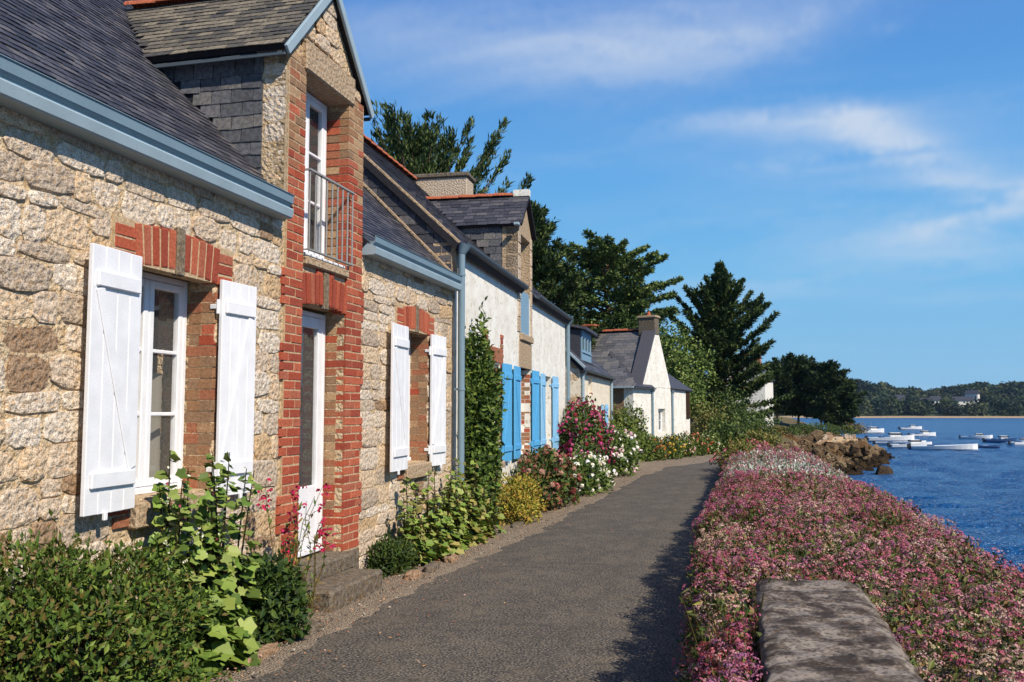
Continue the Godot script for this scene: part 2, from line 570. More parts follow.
func rubble(parent: Node, house: Node3D, s0: float, s1: float, y0: float, y1: float, holes: Array, ylim: Callable, sizes := Vector4(0.09, 0.23, 0.14, 0.48), most := 300, tones := [0, 0, 0, 1, 1, 2, 2, 3, 3, 4, 4, 5, 5, 6, 0, 1, 7]) -> void:
	# stones over the facade at local x = 0; s runs along local -z; holes are Rect2(s, y, width, height)
	var list := []
	var y := y0
	var wob := FastNoiseLite.new()
	wob.seed = int(s0 * 10) + 3
	wob.frequency = 0.5
	while y < y1 - 0.05:
		var h := R(sizes.x, sizes.y)
		if y + h > y1 - 0.06:
			h = y1 - y
		for r in holes:
			for e in [r.position.y, r.end.y]:
				if e > y + 0.06 and e < y + h + 0.05:
					h = e - y
		var cuts := []
		for r in holes:
			if r.position.y < y + h - 0.015 and r.end.y > y + 0.015:
				cuts.append([r.position.x, r.end.x])
		cuts.sort_custom(func(a, b): return a[0] < b[0])
		var free := []
		var at := s0
		for q in cuts:
			if q[0] > at + 0.03:
				free.append([at, minf(q[0], s1)])
			at = maxf(at, q[1])
		if at < s1 - 0.03:
			free.append([at, s1])
		for f in free:
			var s: float = f[0]
			while s < f[1] - 0.03:
				var w := R(sizes.z, sizes.w)
				if s + w > f[1] - 0.1:
					w = f[1] - s
				var splits := 2 if h > 0.19 and rng.randf() < 0.28 else 1
				var hh := h / splits
				for e in splits:
					var yy := y + hh * (e + 0.5) + 0.05 * wob.get_noise_1d((s + w * 0.5) * 2.0)
					if ylim.call(s + w * 0.5, yy + hh * 0.4):
						var d := R(0.005, 0.017)
						var b := Basis(Vector3.RIGHT, R(-0.06, 0.06)) * Basis.from_scale(Vector3(d, hh * R(0.95, 1.06), w * R(0.96, 1.04)))
						if rng.randf() < 0.5:
							b = b * Basis(Vector3.RIGHT, PI)
						var p := Vector3(-0.008 + R(-0.008, 0.008), yy, -(s + w * 0.5))
						list.append([seen_size(house, p, hh * w), Transform3D(b, p), pick(tones)])
				s += w
		y += h
	var ms := []
	var ts := []
	for k in 8:
		ms.append(M["stone_%d" % k])
		ts.append((M["stone_%d" % k].albedo_color as Color).srgb_to_linear())
	lay(list, parent, "stone", stones, ms, ts, M.stone_mixed, most)

func slate_field(parent: Node, house: Node3D, o: Vector3, along: Vector3, up: Vector3, length: float, height: float, w: float, h: float, inside: Callable, most := 300, kind := "slate") -> void:
	# rows of slates from corner o; along and up are unit vectors in the roof
	var n := along.cross(up).normalized()
	if n.y < 0 or (absf(n.y) < 0.01 and n.z < 0):
		n = -n
	var list := []
	var rows := int(height / h)
	for r in rows + 1:
		var s := -w * (0.5 if r % 2 else 0.0) + R(-0.02, 0.02)
		while s < length:
			var step := w * R(0.88, 1.1)
			var from := maxf(s, 0.0)
			var ww := minf(s + step, length) - from
			var u := from + ww * 0.5
			var v := (r + 0.5) * h
			if ww > 0.03 and v < height and inside.call(u, v):
				var p := o + along * u + up * (v + R(-0.004, 0.004)) + n * 0.006
				var b := Basis(n * 0.0095, up * h * 1.25, -along * ww * 0.985) * Basis(Vector3.RIGHT, R(-0.012, 0.012))
				list.append([seen_size(house, p, ww * h), Transform3D(b, p), rng.randi() % 5])
			s += step
	var ms := []
	var ts := []
	for k in 5:
		ms.append(M["%s_%d" % [kind, k]])
		ts.append((M["%s_%d" % [kind, k]].albedo_color as Color).srgb_to_linear())
	lay(list, parent, "slate", slates, ms, ts, M.slate_mixed, most)

func slab(xf: float, xb: float, s0: float, s1: float, y0: float, y1: float, holes: Array) -> MB:
	# a wall from local x = xb to xf with rectangular holes; reveals are closed
	var b := MB.new()
	var ss := [s0, s1]
	var ys := [y0, y1]
	for r in holes:
		for e in [r.position.x, r.end.x]:
			if e > s0 and e < s1 and not ss.has(e):
				ss.append(e)
		for e in [r.position.y, r.end.y]:
			if e > y0 and e < y1 and not ys.has(e):
				ys.append(e)
	ss.sort()
	ys.sort()
	var solid := func(a: int, c: int) -> bool:
		if a < 0 or c < 0 or a >= ss.size() - 1 or c >= ys.size() - 1:
			return false
		var m := Vector2((ss[a] + ss[a + 1]) * 0.5, (ys[c] + ys[c + 1]) * 0.5)
		for r in holes:
			if r.has_point(m):
				return false
		return true
	for a in ss.size() - 1:
		for c in ys.size() - 1:
			if not solid.call(a, c):
				continue
			var z0: float = -ss[a]
			var z1: float = -ss[a + 1]
			var ya: float = ys[c]
			var yb: float = ys[c + 1]
			b.quad(Vector3(xf, ya, z0), Vector3(xf, ya, z1), Vector3(xf, yb, z1), Vector3(xf, yb, z0))
			b.quad(Vector3(xb, ya, z1), Vector3(xb, ya, z0), Vector3(xb, yb, z0), Vector3(xb, yb, z1))
			if not solid.call(a - 1, c):
				b.quad(Vector3(xb, ya, z0), Vector3(xf, ya, z0), Vector3(xf, yb, z0), Vector3(xb, yb, z0))
			if not solid.call(a + 1, c):
				b.quad(Vector3(xf, ya, z1), Vector3(xb, ya, z1), Vector3(xb, yb, z1), Vector3(xf, yb, z1))
			if not solid.call(a, c - 1):
				b.quad(Vector3(xb, ya, z1), Vector3(xf, ya, z1), Vector3(xf, ya, z0), Vector3(xb, ya, z0))
			if not solid.call(a, c + 1):
				b.quad(Vector3(xb, yb, z0), Vector3(xf, yb, z0), Vector3(xf, yb, z1), Vector3(xb, yb, z1))
	return b

# ---------------------------------------------------------------- house pieces (all in a house's own axes: +x to the lane, s along -z)
func brick_row(list: Array, house: Node3D, x: float, y: float, s: float, length: float, h: float, depth: float, tone: int, turn := 0.0) -> void:
	var p := Vector3(x + R(-0.002, 0.003), y, -s)
	var b := Basis(Vector3.RIGHT, turn) * Basis.from_scale(Vector3(depth, h, length))
	list.append([seen_size(house, p, length * h), Transform3D(b, p), tone])

func lay_bricks(list: Array, parent: Node) -> void:
	var ms := []
	var ts := []
	for k in 10:
		var m: StandardMaterial3D = M["brick_%d" % k] if k < 5 else M["brown_brick_%d" % (k - 5)]
		ms.append(m)
		ts.append(m.albedo_color.srgb_to_linear())
	lay(list, parent, "brick", bricks, ms, ts, M.stone_mixed, 300)

func reveal_bricks(list: Array, house: Node3D, s: float, y0: float, y1: float, sg := 1.0) -> void:
	# bricks that line the side of an opening at s, running back into it
	var rows := int((y1 - y0) / 0.077)
	for r in rows:
		var y := y0 + (r + 0.5) * 0.077
		for k in 2:
			var dep := 0.1 if (k + r) % 2 else 0.085
			brick_row(list, house, -0.002 - k * 0.1, y, s + sg * 0.055 + R(-0.002, 0.002), 0.1, 0.071, dep + 0.012, pick([5, 6, 6, 8, 8, 9, 9]) if rng.randf() < 0.93 else rng.randi() % 5)

func flat_arch(list: Array, house: Node3D, parent: Node, s0: float, s1: float, y: float, h: float, stub: float) -> void:
	var n := 11
	var mid := (s0 + s1) * 0.5
	var key := MB.new()
	key.soft(Vector3(0.0, y + h * 0.5 + 0.03, -mid), Vector3(0.05, h + 0.06, 0.09), 0.008)
	part("keystone", key.mesh(), M.grey_key, parent)
	for k in n:
		if k == n / 2:
			continue
		var t := (k + 0.5) / n
		var s := lerpf(s0, s1, t)
		var off := (s - mid) / (s1 - s0)
		brick_row(list, house, 0.014, y + h * 0.5 + 0.035 * (1.0 - 4.0 * off * off), s + off * 0.05, 0.062, h, 0.11, rng.randi() % 5, -off * 0.22)
	if stub > 0:
		for r in 3:
			for sd in [-1.0, 1.0]:
				var e := s0 if sd < 0 else s1
				brick_row(list, house, 0.012, y + 0.04 + r * 0.079, e + sd * (stub * 0.5 + 0.012), stub, 0.066, 0.1, rng.randi() % 5)

func sash(parent: Node, called: String, s0: float, s1: float, y0: float, y1: float, x: float, rows: int, leaves: int, fm: Material, drape := true, low := 0.0) -> Node3D:
	# a window or glazed door: outer frame, casements, bars and panes; low is the height of a solid bottom panel
	var w := holder(called, parent)
	var f := MB.new()
	var t := 0.042
	f.soft(Vector3(x, (y0 + y1) * 0.5, -s0 - t * 0.5), Vector3(0.07, y1 - y0, t), 0.006)
	f.soft(Vector3(x, (y0 + y1) * 0.5, -s1 + t * 0.5), Vector3(0.07, y1 - y0, t), 0.006)
	f.soft(Vector3(x, y1 - t * 0.5, -(s0 + s1) * 0.5), Vector3(0.068, t, s1 - s0 - 2 * t), 0.006)
	f.soft(Vector3(x + 0.02, y0 + t * 0.5, -(s0 + s1) * 0.5), Vector3(0.1, t, s1 - s0 - 2 * t), 0.006)
	part("frame", f.mesh(), fm, w)
	var cw := (s1 - s0 - 2 * t) / leaves
	for k in leaves:
		var a := s0 + t + cw * k + 0.003
		var b := a + cw - 0.006
		var g := MB.new()
		var st := 0.052 + (0.05 if low > 0 else 0.0)
		var ya := y0 + t + 0.003
		var yb := y1 - t - 0.003
		g.soft(Vector3(x + 0.012, (ya + yb) * 0.5, -a - st * 0.5), Vector3(0.05, yb - ya, st), 0.007)
		g.soft(Vector3(x + 0.012, (ya + yb) * 0.5, -b + st * 0.5), Vector3(0.05, yb - ya, st), 0.007)
		g.soft(Vector3(x + 0.012, yb - st * 0.5, -(a + b) * 0.5), Vector3(0.048, st, b - a - 2 * st), 0.007)
		g.soft(Vector3(x + 0.012, ya + (st + low) * 0.5, -(a + b) * 0.5), Vector3(0.048, st + low, b - a - 2 * st), 0.007)
		part("casement", g.mesh(), fm, w)
		var ga := ya + st + low
		var gh := (yb - st - ga) / rows
		for r in rows:
			var p := MB.new()
			p.quad(Vector3(x + 0.012, ga + gh * r, -a - st), Vector3(x + 0.012, ga + gh * r, -b + st), Vector3(x + 0.012, ga + gh * (r + 1), -b + st), Vector3(x + 0.012, ga + gh * (r + 1), -a - st))
			part("pane", p.mesh(), M.glass, w)
			if r > 0:
				var q := MB.new()
				q.soft(Vector3(x + 0.012, ga + gh * r, -(a + b) * 0.5), Vector3(0.034, 0.026, b - a - 2 * st), 0.005)
				part("glazing_bar", q.mesh(), fm, w)
	if drape:
		var d := MB.new()
		var n := 40
		for k in n:
			var sa := lerpf(s0 + 0.02, s1 - 0.02, float(k) / n)
			var sb := lerpf(s0 + 0.02, s1 - 0.02, float(k + 1) / n)
			var xa := x - 0.12 + 0.02 * sin(k * 0.9)
			var xb := x - 0.12 + 0.02 * sin((k + 1) * 0.9)
			d.quad(Vector3(xa, y0, -sa), Vector3(xb, y0, -sb), Vector3(xb, y0 + (y1 - y0) * 0.55, -sb), Vector3(xa, y0 + (y1 - y0) * 0.55, -sa))
		part("curtain", d.mesh(), M.curtain, w)
	return w

func shutter(parent: Node, s: float, sd: float, y0: float, y1: float, w: float, m: Material, ajar: float, boards := 4, stand := 0.03) -> Node3D:
	# hinged at s; sd -1 opens towards the camera end, +1 away from it
	var h := holder("shutter", parent, Vector3(stand, y0, -s))
	h.rotation.y = -sd * ajar
	var H := y1 - y0
	var bw := w / boards
	for k in boards:
		var b := MB.new()
		b.soft(Vector3(0.012, H * 0.5, -sd * (bw * (k + 0.5))), Vector3(0.028, H - R(0.0, 0.004), bw - 0.003), 0.004)
		part("board", b.mesh(), m, h)
	for yy in [0.19 * H / 1.5, H - 0.19 * H / 1.5]:
		var b := MB.new()
		b.soft(Vector3(0.036, yy, -sd * w * 0.5), Vector3(0.022, 0.09, w - 0.07), 0.006)
		part("rail", b.mesh(), m, h)
	var br := MB.new()
	var a := Vector3(0.03, 0.24 * H / 1.5, -sd * 0.05)
	var e := Vector3(0.03, H - 0.24 * H / 1.5, -sd * (w - 0.07))
	var d := (e - a).normalized()
	br.soft((a + e) * 0.5, Vector3(0.012, (e - a).length(), 0.075), 0.005, Basis(Vector3.RIGHT, d, Vector3.RIGHT.cross(d)))
	part("brace", br.mesh(), m, h)
	for yy in [0.19 * H / 1.5, H - 0.19 * H / 1.5]:
		var hg := MB.new()
		hg.tube(Vector3(0.0, yy - 0.05, sd * 0.014), Vector3(0.0, yy + 0.05, sd * 0.014), 0.012, 0.012, 8)
		hg.soft(Vector3(-0.03, yy, sd * 0.014), Vector3(0.06, 0.035, 0.02), 0.004)
		part("hinge", hg.mesh(), m, h)
	var stp := MB.new()
	stp.soft(Vector3(0.03, -0.012, -sd * w * 0.62), Vector3(0.02, 0.05, 0.03), 0.004)
	part("stay", stp.mesh(), m, h)
	return h

func gutter(parent: Node, s0: float, s1: float, y: float) -> void:
	# boxed zinc gutter on a painted cornice, top lip at y
	var g := MB.new()
	g.extrude([Vector2(0.02, y - 0.085), Vector2(0.12, y - 0.085), Vector2(0.142, y - 0.066), Vector2(0.148, y - 0.008), Vector2(0.156, y - 0.004), Vector2(0.156, y), Vector2(0.138, y), Vector2(0.130, y - 0.056), Vector2(0.02, y - 0.07)], -s0, -s1)
	part("gutter", g.mesh(), M.zinc, parent)
	var c := MB.new()
	c.extrude([Vector2(0.0, y - 0.19), Vector2(0.125, y - 0.19), Vector2(0.138, y - 0.18), Vector2(0.150, y - 0.122), Vector2(0.142, y - 0.110), Vector2(0.112, y - 0.108), Vector2(0.112, y - 0.086), Vector2(0.0, y - 0.086)], -s0, -s1)
	part("cornice", c.mesh(), M.zinc_pale, parent)

func half_round(parent: Node, s0: float, s1: float, y: float, x := 0.13, r := 0.065) -> void:
	var g := MB.new()
	var poly := []
	for k in 9:
		var t := PI + PI * k / 8
		poly.append(Vector2(x + cos(t) * r, y + sin(t) * r))
	for k in 9:
		var t := TAU - PI * k / 8
		poly.append(Vector2(x + cos(t) * (r - 0.012), y + sin(t) * (r - 0.012)))
	g.extrude(poly, -s0, -s1)
	part("gutter", g.mesh(), M.zinc_dark, parent)

func downpipe(parent: Node, s: float, y0: float, y1: float, x := 0.07, m: Material = null) -> void:
	var g := MB.new()
	g.tube(Vector3(x, y0, -s), Vector3(x, y1 - 0.12, -s), 0.045, 0.045, 14)
	g.tube(Vector3(x, y1 - 0.12, -s), Vector3(x + 0.05, y1 + 0.0, -s), 0.05, 0.085, 14)
	for yy in [y0 + 0.6, (y0 + y1) * 0.5, y1 - 0.4]:
		g.tube(Vector3(x, yy - 0.015, -s), Vector3(x, yy + 0.015, -s), 0.052, 0.052, 14)
		g.span(Vector3(x - 0.09, yy - 0.012, -s - 0.02), Vector3(x - 0.03, yy + 0.012, -s + 0.02))
	part("downpipe", g.mesh(), m if m else M.zinc, parent)

func roof_sheet(parent: Node, pts: Array, thick := 0.09, m: Material = null) -> MeshInstance3D:
	# a flat roof deck from corner points, counter-clockwise from above
	var b := MB.new()
	var n: Vector3 = (pts[1] - pts[0]).cross(pts[2] - pts[0]).normalized()
	var lo := []
	for p in pts:
		lo.append(p - n * thick)
	for k in range(1, pts.size() - 1):
		b.tri(pts[0], pts[k], pts[k + 1])
		b.tri(lo[0], lo[k + 1], lo[k])
	for k in pts.size():
		var k2 := (k + 1) % pts.size()
		b.quad(lo[k], lo[k2], pts[k2], pts[k])
	return part("roof", b.mesh(), m if m else M.slate_deck, parent)

func ridge_row(parent: Node, a: Vector3, b: Vector3, r: float, step := 0.32) -> void:
	# a row of overlapping half-round tiles along a ridge
	var n := maxi(2, int(a.distance_to(b) / step))
	var d := (b - a) / n
	var side := d.cross(Vector3.UP).normalized()
	for k in n:
		var q := MB.new()
		var p0 := a + d * k
		var p1 := a + d * (k + 1.12)
		var lift := Vector3(0, R(0.0, 0.012), 0)
		for e in 8:
			var t0 := PI * e / 8
			var t1 := PI * (e + 1) / 8
			var e0 := side * cos(t0) + Vector3.UP * sin(t0) * 0.75
			var e1 := side * cos(t1) + Vector3.UP * sin(t1) * 0.75
			q.quad(p0 + e0 * r * 0.92, p0 + e1 * r * 0.92, p1 + e1 * r * 1.08 + lift, p1 + e0 * r * 1.08 + lift)
			q.quad(p1 + e0 * r * 1.08 + lift, p1 + e1 * r * 1.08 + lift, p1 + e1 * r * 0.8 + lift, p1 + e0 * r * 0.8 + lift)
		part("ridge_tile", q.mesh(), M.ridge_tile, parent)

func strip(a: Vector3, b: Vector3, w: float, h: float, up := Vector3.UP) -> MB:
	var q := MB.new()
	var d := (b - a).normalized()
	var u := (up - d * up.dot(d)).normalized()
	q.soft((a + b) * 0.5, Vector3(w, h, a.distance_to(b)), minf(w, h) * 0.15, Basis(u.cross(d), u, d))
	return q

# ---------------------------------------------------------------- the stone cottage in front
func make_stone_house() -> void:
	var h := thing("stone_cottage", "nearest stone rubble cottage with red brick door surround, white shutters and slate roof", "house", Vector3(-3.6, 0, 0))
	var w1 := Rect2(4.74, 1.06, 0.87, 1.47)
	var dr := Rect2(6.90, 0.30, 0.87, 2.23)
	var w2 := Rect2(9.27, 1.02, 0.80, 1.50)
	var up := Rect2(6.91, 2.92, 0.87, 1.61)
	var wall := part("wall", slab(-0.009, -0.45, 0.6, 11.02, -0.1, 3.2, [w1, dr, w2, up]).mesh(), M.mortar, h)
	var keep_out := [w1, w2, Rect2(4.52, 2.5, 1.32, 0.28), Rect2(9.05, 2.5, 1.26, 0.28), Rect2(6.56, -0.1, 1.58, 3.4), Rect2(4.6, 0.98, 0.4, 0.08), Rect2(4.6, 0.84, 0.22, 0.16), Rect2(4.76, 0.86, 0.86, 0.2), Rect2(9.27, 0.84, 0.80, 0.18)]
	rubble(wall, h, 0.6, 11.0, 0.0, 3.17, keep_out, func(_s, _y): return true)
	# central bay: wall of the dormer, its gable, brick piers
	var bay := part("dormer_wall", slab(-0.022, -0.30, 6.60, 8.12, 3.2, 4.64, [up]).mesh(), M.mortar, h)
	var gb := MB.new()
	gb.extrude([Vector2(0, 0), Vector2(1.52, 0), Vector2(0.76, 0.84)], 0.0, -0.28)
	var gable := part("gable", gb.mesh(), M.mortar, h)
	gable.transform = Transform3D(Basis(Vector3(0, 0, -1), Vector3(0, 1, 0), Vector3(1, 0, 0)), Vector3(-0.022, 4.641, -6.60))
	var gstones := holder("gable_stones", h)
	rubble(gstones, h, 6.66, 8.06, 4.62, 5.45, [Rect2(6.86, 4.5, 0.98, 0.34)], func(s, y): return absf(s - 7.36) < (5.46 - y) * 0.9 - 0.02, Vector4(0.08, 0.15, 0.14, 0.34), 300, [2, 4, 4, 6, 6, 0, 3])
	var ret := holder("return_stones", h, Vector3(0, 0, 0))
	ret.transform = Transform3D(Basis(Vector3(0, 1, 0), PI * -0.5), Vector3(-0.012, 0, -6.598))
	rubble(ret, h, -0.22, 0.005, 3.36, 4.60, [], func(_s, _y): return true, Vector4(0.14, 0.26, 0.12, 0.24), 300, [0, 1, 1, 2, 4])
	var lin := MB.new()
	lin.soft(Vector3(-0.09, 4.665, -7.35), Vector3(0.26, 0.27, 1.0), 0.012)
	part("lintel", lin.mesh(), M.lintel, h)
	var sur := part("door_surround", MB_span(Vector3(-0.1, 0.3, -6.6), Vector3(0.0105, 4.6, -6.892)), M.brick_joint, h)
	var sur2 := part("door_surround", MB_span(Vector3(-0.1, 0.3, -7.775), Vector3(0.0105, 4.6, -8.112)), M.brick_joint, h)
	var list := []
	var list2 := []
	for r in 56:
		var y := 0.31 + (r + 0.5) * 0.077
		var step := 0.06 if (r / 4) % 2 and y < 3.1 else 0.0
		for sd in 2:
			var a := 6.602 - step if sd == 0 else 7.764
			var e := 6.898 if sd == 0 else 8.118 + step
			if sd == 1 and y > 4.4:
				e = 8.10
			var cut := a + (e - a) * (0.64 if r % 2 else 0.36)
			for q in [[a, cut], [cut, e]]:
				var old := smoothstep(3.3, 4.3, y)
				var tone := 5 + rng.randi() % 5 if rng.randf() < old * 0.85 + 0.02 else rng.randi() % 5
				brick_row(list if sd == 0 else list2, h, 0.014, y, (q[0] + q[1]) * 0.5, q[1] - q[0] - 0.011, 0.066, 0.1, tone)
	for r in 55:
		var y := 0.31 + (r + 0.5) * 0.077
		if y < 4.46 and (y < 2.5 or y > 2.95):
			brick_row(list2, h, -0.082, y, 7.764 + 0.052, 0.098, 0.066, 0.14, 5 + rng.randi() % 5 if rng.randf() < 0.75 else rng.randi() % 5)
	flat_arch(list, h, sur, 6.9, 7.77, 2.5, 0.27, 0.0)
	for k in 2:
		brick_row(list, h, 0.012, 2.83, 7.22 + k * 0.22, 0.1, 0.07, 0.1, k)
	lay_bricks(list, sur)
	lay_bricks(list2, sur2)
	var base := MB.new()
	base.soft(Vector3(-0.08, 0.13, -7.95), Vector3(0.2, 0.34, 0.36), 0.012)
	part("plinth", base.mesh(), M.granite, h)
	base = MB.new()
	base.soft(Vector3(-0.08, 0.13, -6.73), Vector3(0.2, 0.34, 0.32), 0.012)
	part("plinth", base.mesh(), M.granite, h)
	# windows, brick trims, shutters
	for q in [[w1, 0], [w2, 1]]:
		var r: Rect2 = q[0]
		var tr := part("window_trim", MB_span(Vector3(-0.1, 2.5, -r.position.x + 0.21), Vector3(0.0085, 2.765, -r.end.x - 0.205)), M.brick_joint, h)
		var bl := []
		flat_arch(bl, h, tr, r.position.x, r.end.x, 2.49, 0.26, 0.19)
		reveal_bricks(bl, h, r.end.x - 0.008, r.position.y, 2.5)
		brick_row(bl, h, 0.012, r.position.y - 0.04, r.position.x - 0.1, 0.2, 0.066, 0.1, 3)
		brick_row(bl, h, 0.012, r.position.y - 0.12, r.position.x - 0.06, 0.13, 0.066, 0.1, 8)
		lay_bricks(bl, tr)
		var sill := MB.new()
		sill.soft(Vector3(-0.05, r.position.y - 0.09, -r.get_center().x), Vector3(0.24, 0.16, r.size.x - 0.01), 0.012)
		part("sill", sill.mesh(), M.lintel, h)
		sash(h, "window", r.position.x + 0.01, r.end.x - 0.01, r.position.y, r.end.y - 0.01, -0.245, 3, 2, M.white_paint)
	shutter(h, 4.71, -1, 1.02, 2.54, 0.47, M.white_paint, 0.06, 4, 0.05)
	shutter(h, 5.62, 1, 1.0, 2.53, 0.43, M.white_paint, 0.05)
	shutter(h, 9.25, -1, 0.97, 2.52, 0.52, M.white_paint, 0.05, 4, 0.05)
	shutter(h, 10.08, 1, 0.95, 2.51, 0.46, M.white_paint, 0.05)
	sash(h, "door", 6.925, 7.745, 0.33, 2.5, -0.22, 1, 1, M.white_paint, false, 0.45)
	sash(h, "dormer_window", 6.925, 7.745, 2.97, 4.52, -0.24, 3, 2, M.white_paint, true)
	var st := MB.new()
	st.soft(Vector3(-0.09, 2.885, -7.34), Vector3(0.26, 0.08, 0.86), 0.012)
	part("dormer_sill", st.mesh(), M.lintel, h)
	var tray := MB.new()
	tray.soft(Vector3(-0.07, 2.945, -7.34), Vector3(0.16, 0.03, 0.8), 0.008)
	part("sill_board", tray.mesh(), M.white_paint, h)
	var rail := holder("balcony_railing", h)
	for q in [[2.97, 0.012], [3.66, 0.016]]:
		var b := MB.new()
		b.box(Vector3(0.06, q[0], -7.335), Vector3(0.03, q[1], 0.90))
		b.box(Vector3(0.03, q[0], -6.893), Vector3(0.06, q[1], 0.014))
		b.box(Vector3(0.03, q[0], -7.777), Vector3(0.06, q[1], 0.014))
		part("rail", b.mesh(), M.iron, rail)
	for k in 9:
		var b := MB.new()
		b.tube(Vector3(0.06, 2.976, -6.90 - k * 0.109), Vector3(0.06, 3.652, -6.90 - k * 0.109), 0.008, 0.008, 6)
		part("baluster", b.mesh(), M.iron, rail)
	# steps
	var s1 := MB.new()
	s1.soft(Vector3(0.2, 0.075, -7.2), Vector3(0.46, 0.20, 1.06), 0.02)
	part("step", s1.mesh(), M.granite, h)
	var s2 := MB.new()
	s2.soft(Vector3(-0.10, 0.235, -7.34), Vector3(0.44, 0.15, 0.95), 0.02)
	part("step", s2.mesh(), M.granite, h)
	# roof: front slope y = 3.32 - x
	var ridge := Vector3(-3.0, 6.32, 0)
	var rf := func(x: float, s: float) -> Vector3: return Vector3(x, 3.32 - x, -s)
	var deck := roof_sheet(h, [rf.call(0.06, 0.5), rf.call(0.06, 6.6), rf.call(-3.0, 6.6), rf.call(-3.0, 0.5)])
	roof_sheet(h, [rf.call(0.06, 8.12), rf.call(0.06, 11.06), rf.call(-3.0, 11.06), rf.call(-3.0, 8.12)])
	roof_sheet(h, [rf.call(-2.1, 6.6), rf.call(-2.1, 8.12), rf.call(-3.0, 8.12), rf.call(-3.0, 6.6)])
	roof_sheet(h, [Vector3(-3.0, 6.32, -0.5), Vector3(-3.0, 6.32, -11.06), Vector3(-6.1, 3.2, -11.06), Vector3(-6.1, 3.2, -0.5)])
	slate_field(deck, h, Vector3(0.07, 3.25, -0.6), Vector3(0, 0, -1), Vector3(-1, 1, 0).normalized(), 10.4, 4.42, 0.14, 0.08, func(u, v):
		var s: float = 0.6 + u
		var x: float = 0.07 - v * 0.7071
		var y := 3.32 - x
		if s > 6.56 and s < 8.16 and x > -1.3:
			return false
		return absf(s - 7.36) > minf((5.52 - y) * 0.98 + 0.03, 0.86 if y > 4.5 else 0.79) or y > 5.52)
	var rd := holder("ridge", h)
	ridge_row(rd, Vector3(-3.0, 6.33, -0.6), Vector3(-3.0, 6.33, -11.02), 0.12)
	var bk := MB.new()
	bk.span(Vector3(-5.9, -0.1, -0.62), Vector3(-6.2, 3.3, -11.02))
	part("back_wall", bk.mesh(), M.mortar, h)
	var en := MB.new()
	en.extrude([Vector2(0.45, -0.1), Vector2(5.9, -0.1), Vector2(5.9, 3.2), Vector2(3.0, 6.2), Vector2(0.45, 3.5)], 0.0, 0.3)
	for zz in [-0.95, -11.02]:
		var e := part("end_wall", en.mesh(), M.mortar, h)
		e.transform = Transform3D(Basis.from_scale(Vector3(-1, 1, 1)), Vector3(0, 0, zz))
	var fl := MB.new()
	fl.span(Vector3(-5.9, 0.1, -0.9), Vector3(-0.46, 0.28, -11.02))
	fl.span(Vector3(-5.9, 2.75, -0.9), Vector3(-0.46, 2.9, -11.02))
	part("inner_floor", fl.mesh(), M.dark_room, h)
	gutter(h, 0.5, 6.46, 3.325)
	gutter(h, 8.14, 10.95, 3.325)
	part("verge", strip(Vector3(0.1, 3.27, -11.03), Vector3(-3.0, 6.37, -11.03), 0.04, 0.035).mesh(), M.lintel, h)
	# dormer roof and cheeks
	var apex := 5.52
	var ev := 4.60
	for sd in [-1.0, 1.0]:
		var zE: float = -7.36 - sd * 0.90
		var pts := [Vector3(0.035, ev, zE), Vector3(0.035, apex, -7.36), Vector3(-2.2, apex, -7.36), Vector3(-1.28, ev, zE)]
		if sd < 0:
			var dk := roof_sheet(h, [pts[0], pts[1], pts[2], pts[3]], 0.05)
			var e := (Vector3(0, apex - ev, 0) + Vector3(0, 0, -7.36 - zE)).normalized()
			slate_field(dk, h, Vector3(0.035, ev, zE), Vector3(-1, 0, 0), e, 2.23, 1.29, 0.17, 0.085, func(u, v): return u < 1.34 + v * 0.715, 300, "moss_slate")
		else:
			roof_sheet(h, [pts[3], pts[2], pts[1], pts[0]], 0.05)
		var ck := MB.new()
		var zc := -6.602 if sd < 0 else -8.118
		var zi := zc - 0.12 if sd < 0 else zc + 0.12
		for z in [zc, zi]:
			ck.tri(Vector3(-0.22, 3.5, z), Vector3(-0.22, 4.62, z), Vector3(-1.34, 4.62, z))
		var cheek := part("dormer_cheek", ck.mesh(), M.slate_deck, h)
		if sd < 0:
			slate_field(cheek, h, Vector3(-0.225, 3.4, zc), Vector3(-1, 0, 0), Vector3(0, 1, 0), 1.15, 1.2, 0.2, 0.115, func(u, v): return v > u + 0.10, 300, "pale_slate")
		var bd := strip(Vector3(0.05, ev - 0.05, zE + sd * 0.02), Vector3(0.05, apex - 0.03, -7.36 + sd * 0.005), 0.03, 0.08)
		part("barge_board", bd.mesh(), M.zinc_pale, h)
		part("eave_board", strip(Vector3(0.03, ev - 0.07, zE + sd * 0.03), Vector3(-1.25, ev - 0.07, zE + sd * 0.03), 0.02, 0.035).mesh(), M.zinc_dark, h)
	var rr := holder("dormer_ridge", h)
	ridge_row(rr, Vector3(0.04, apex + 0.0, -7.36), Vector3(-2.1, apex + 0.0, -7.36), 0.09)

func MB_span(a: Vector3, b: Vector3) -> ArrayMesh:
	var q := MB.new()
	q.span(a, b)
	return q.mesh()

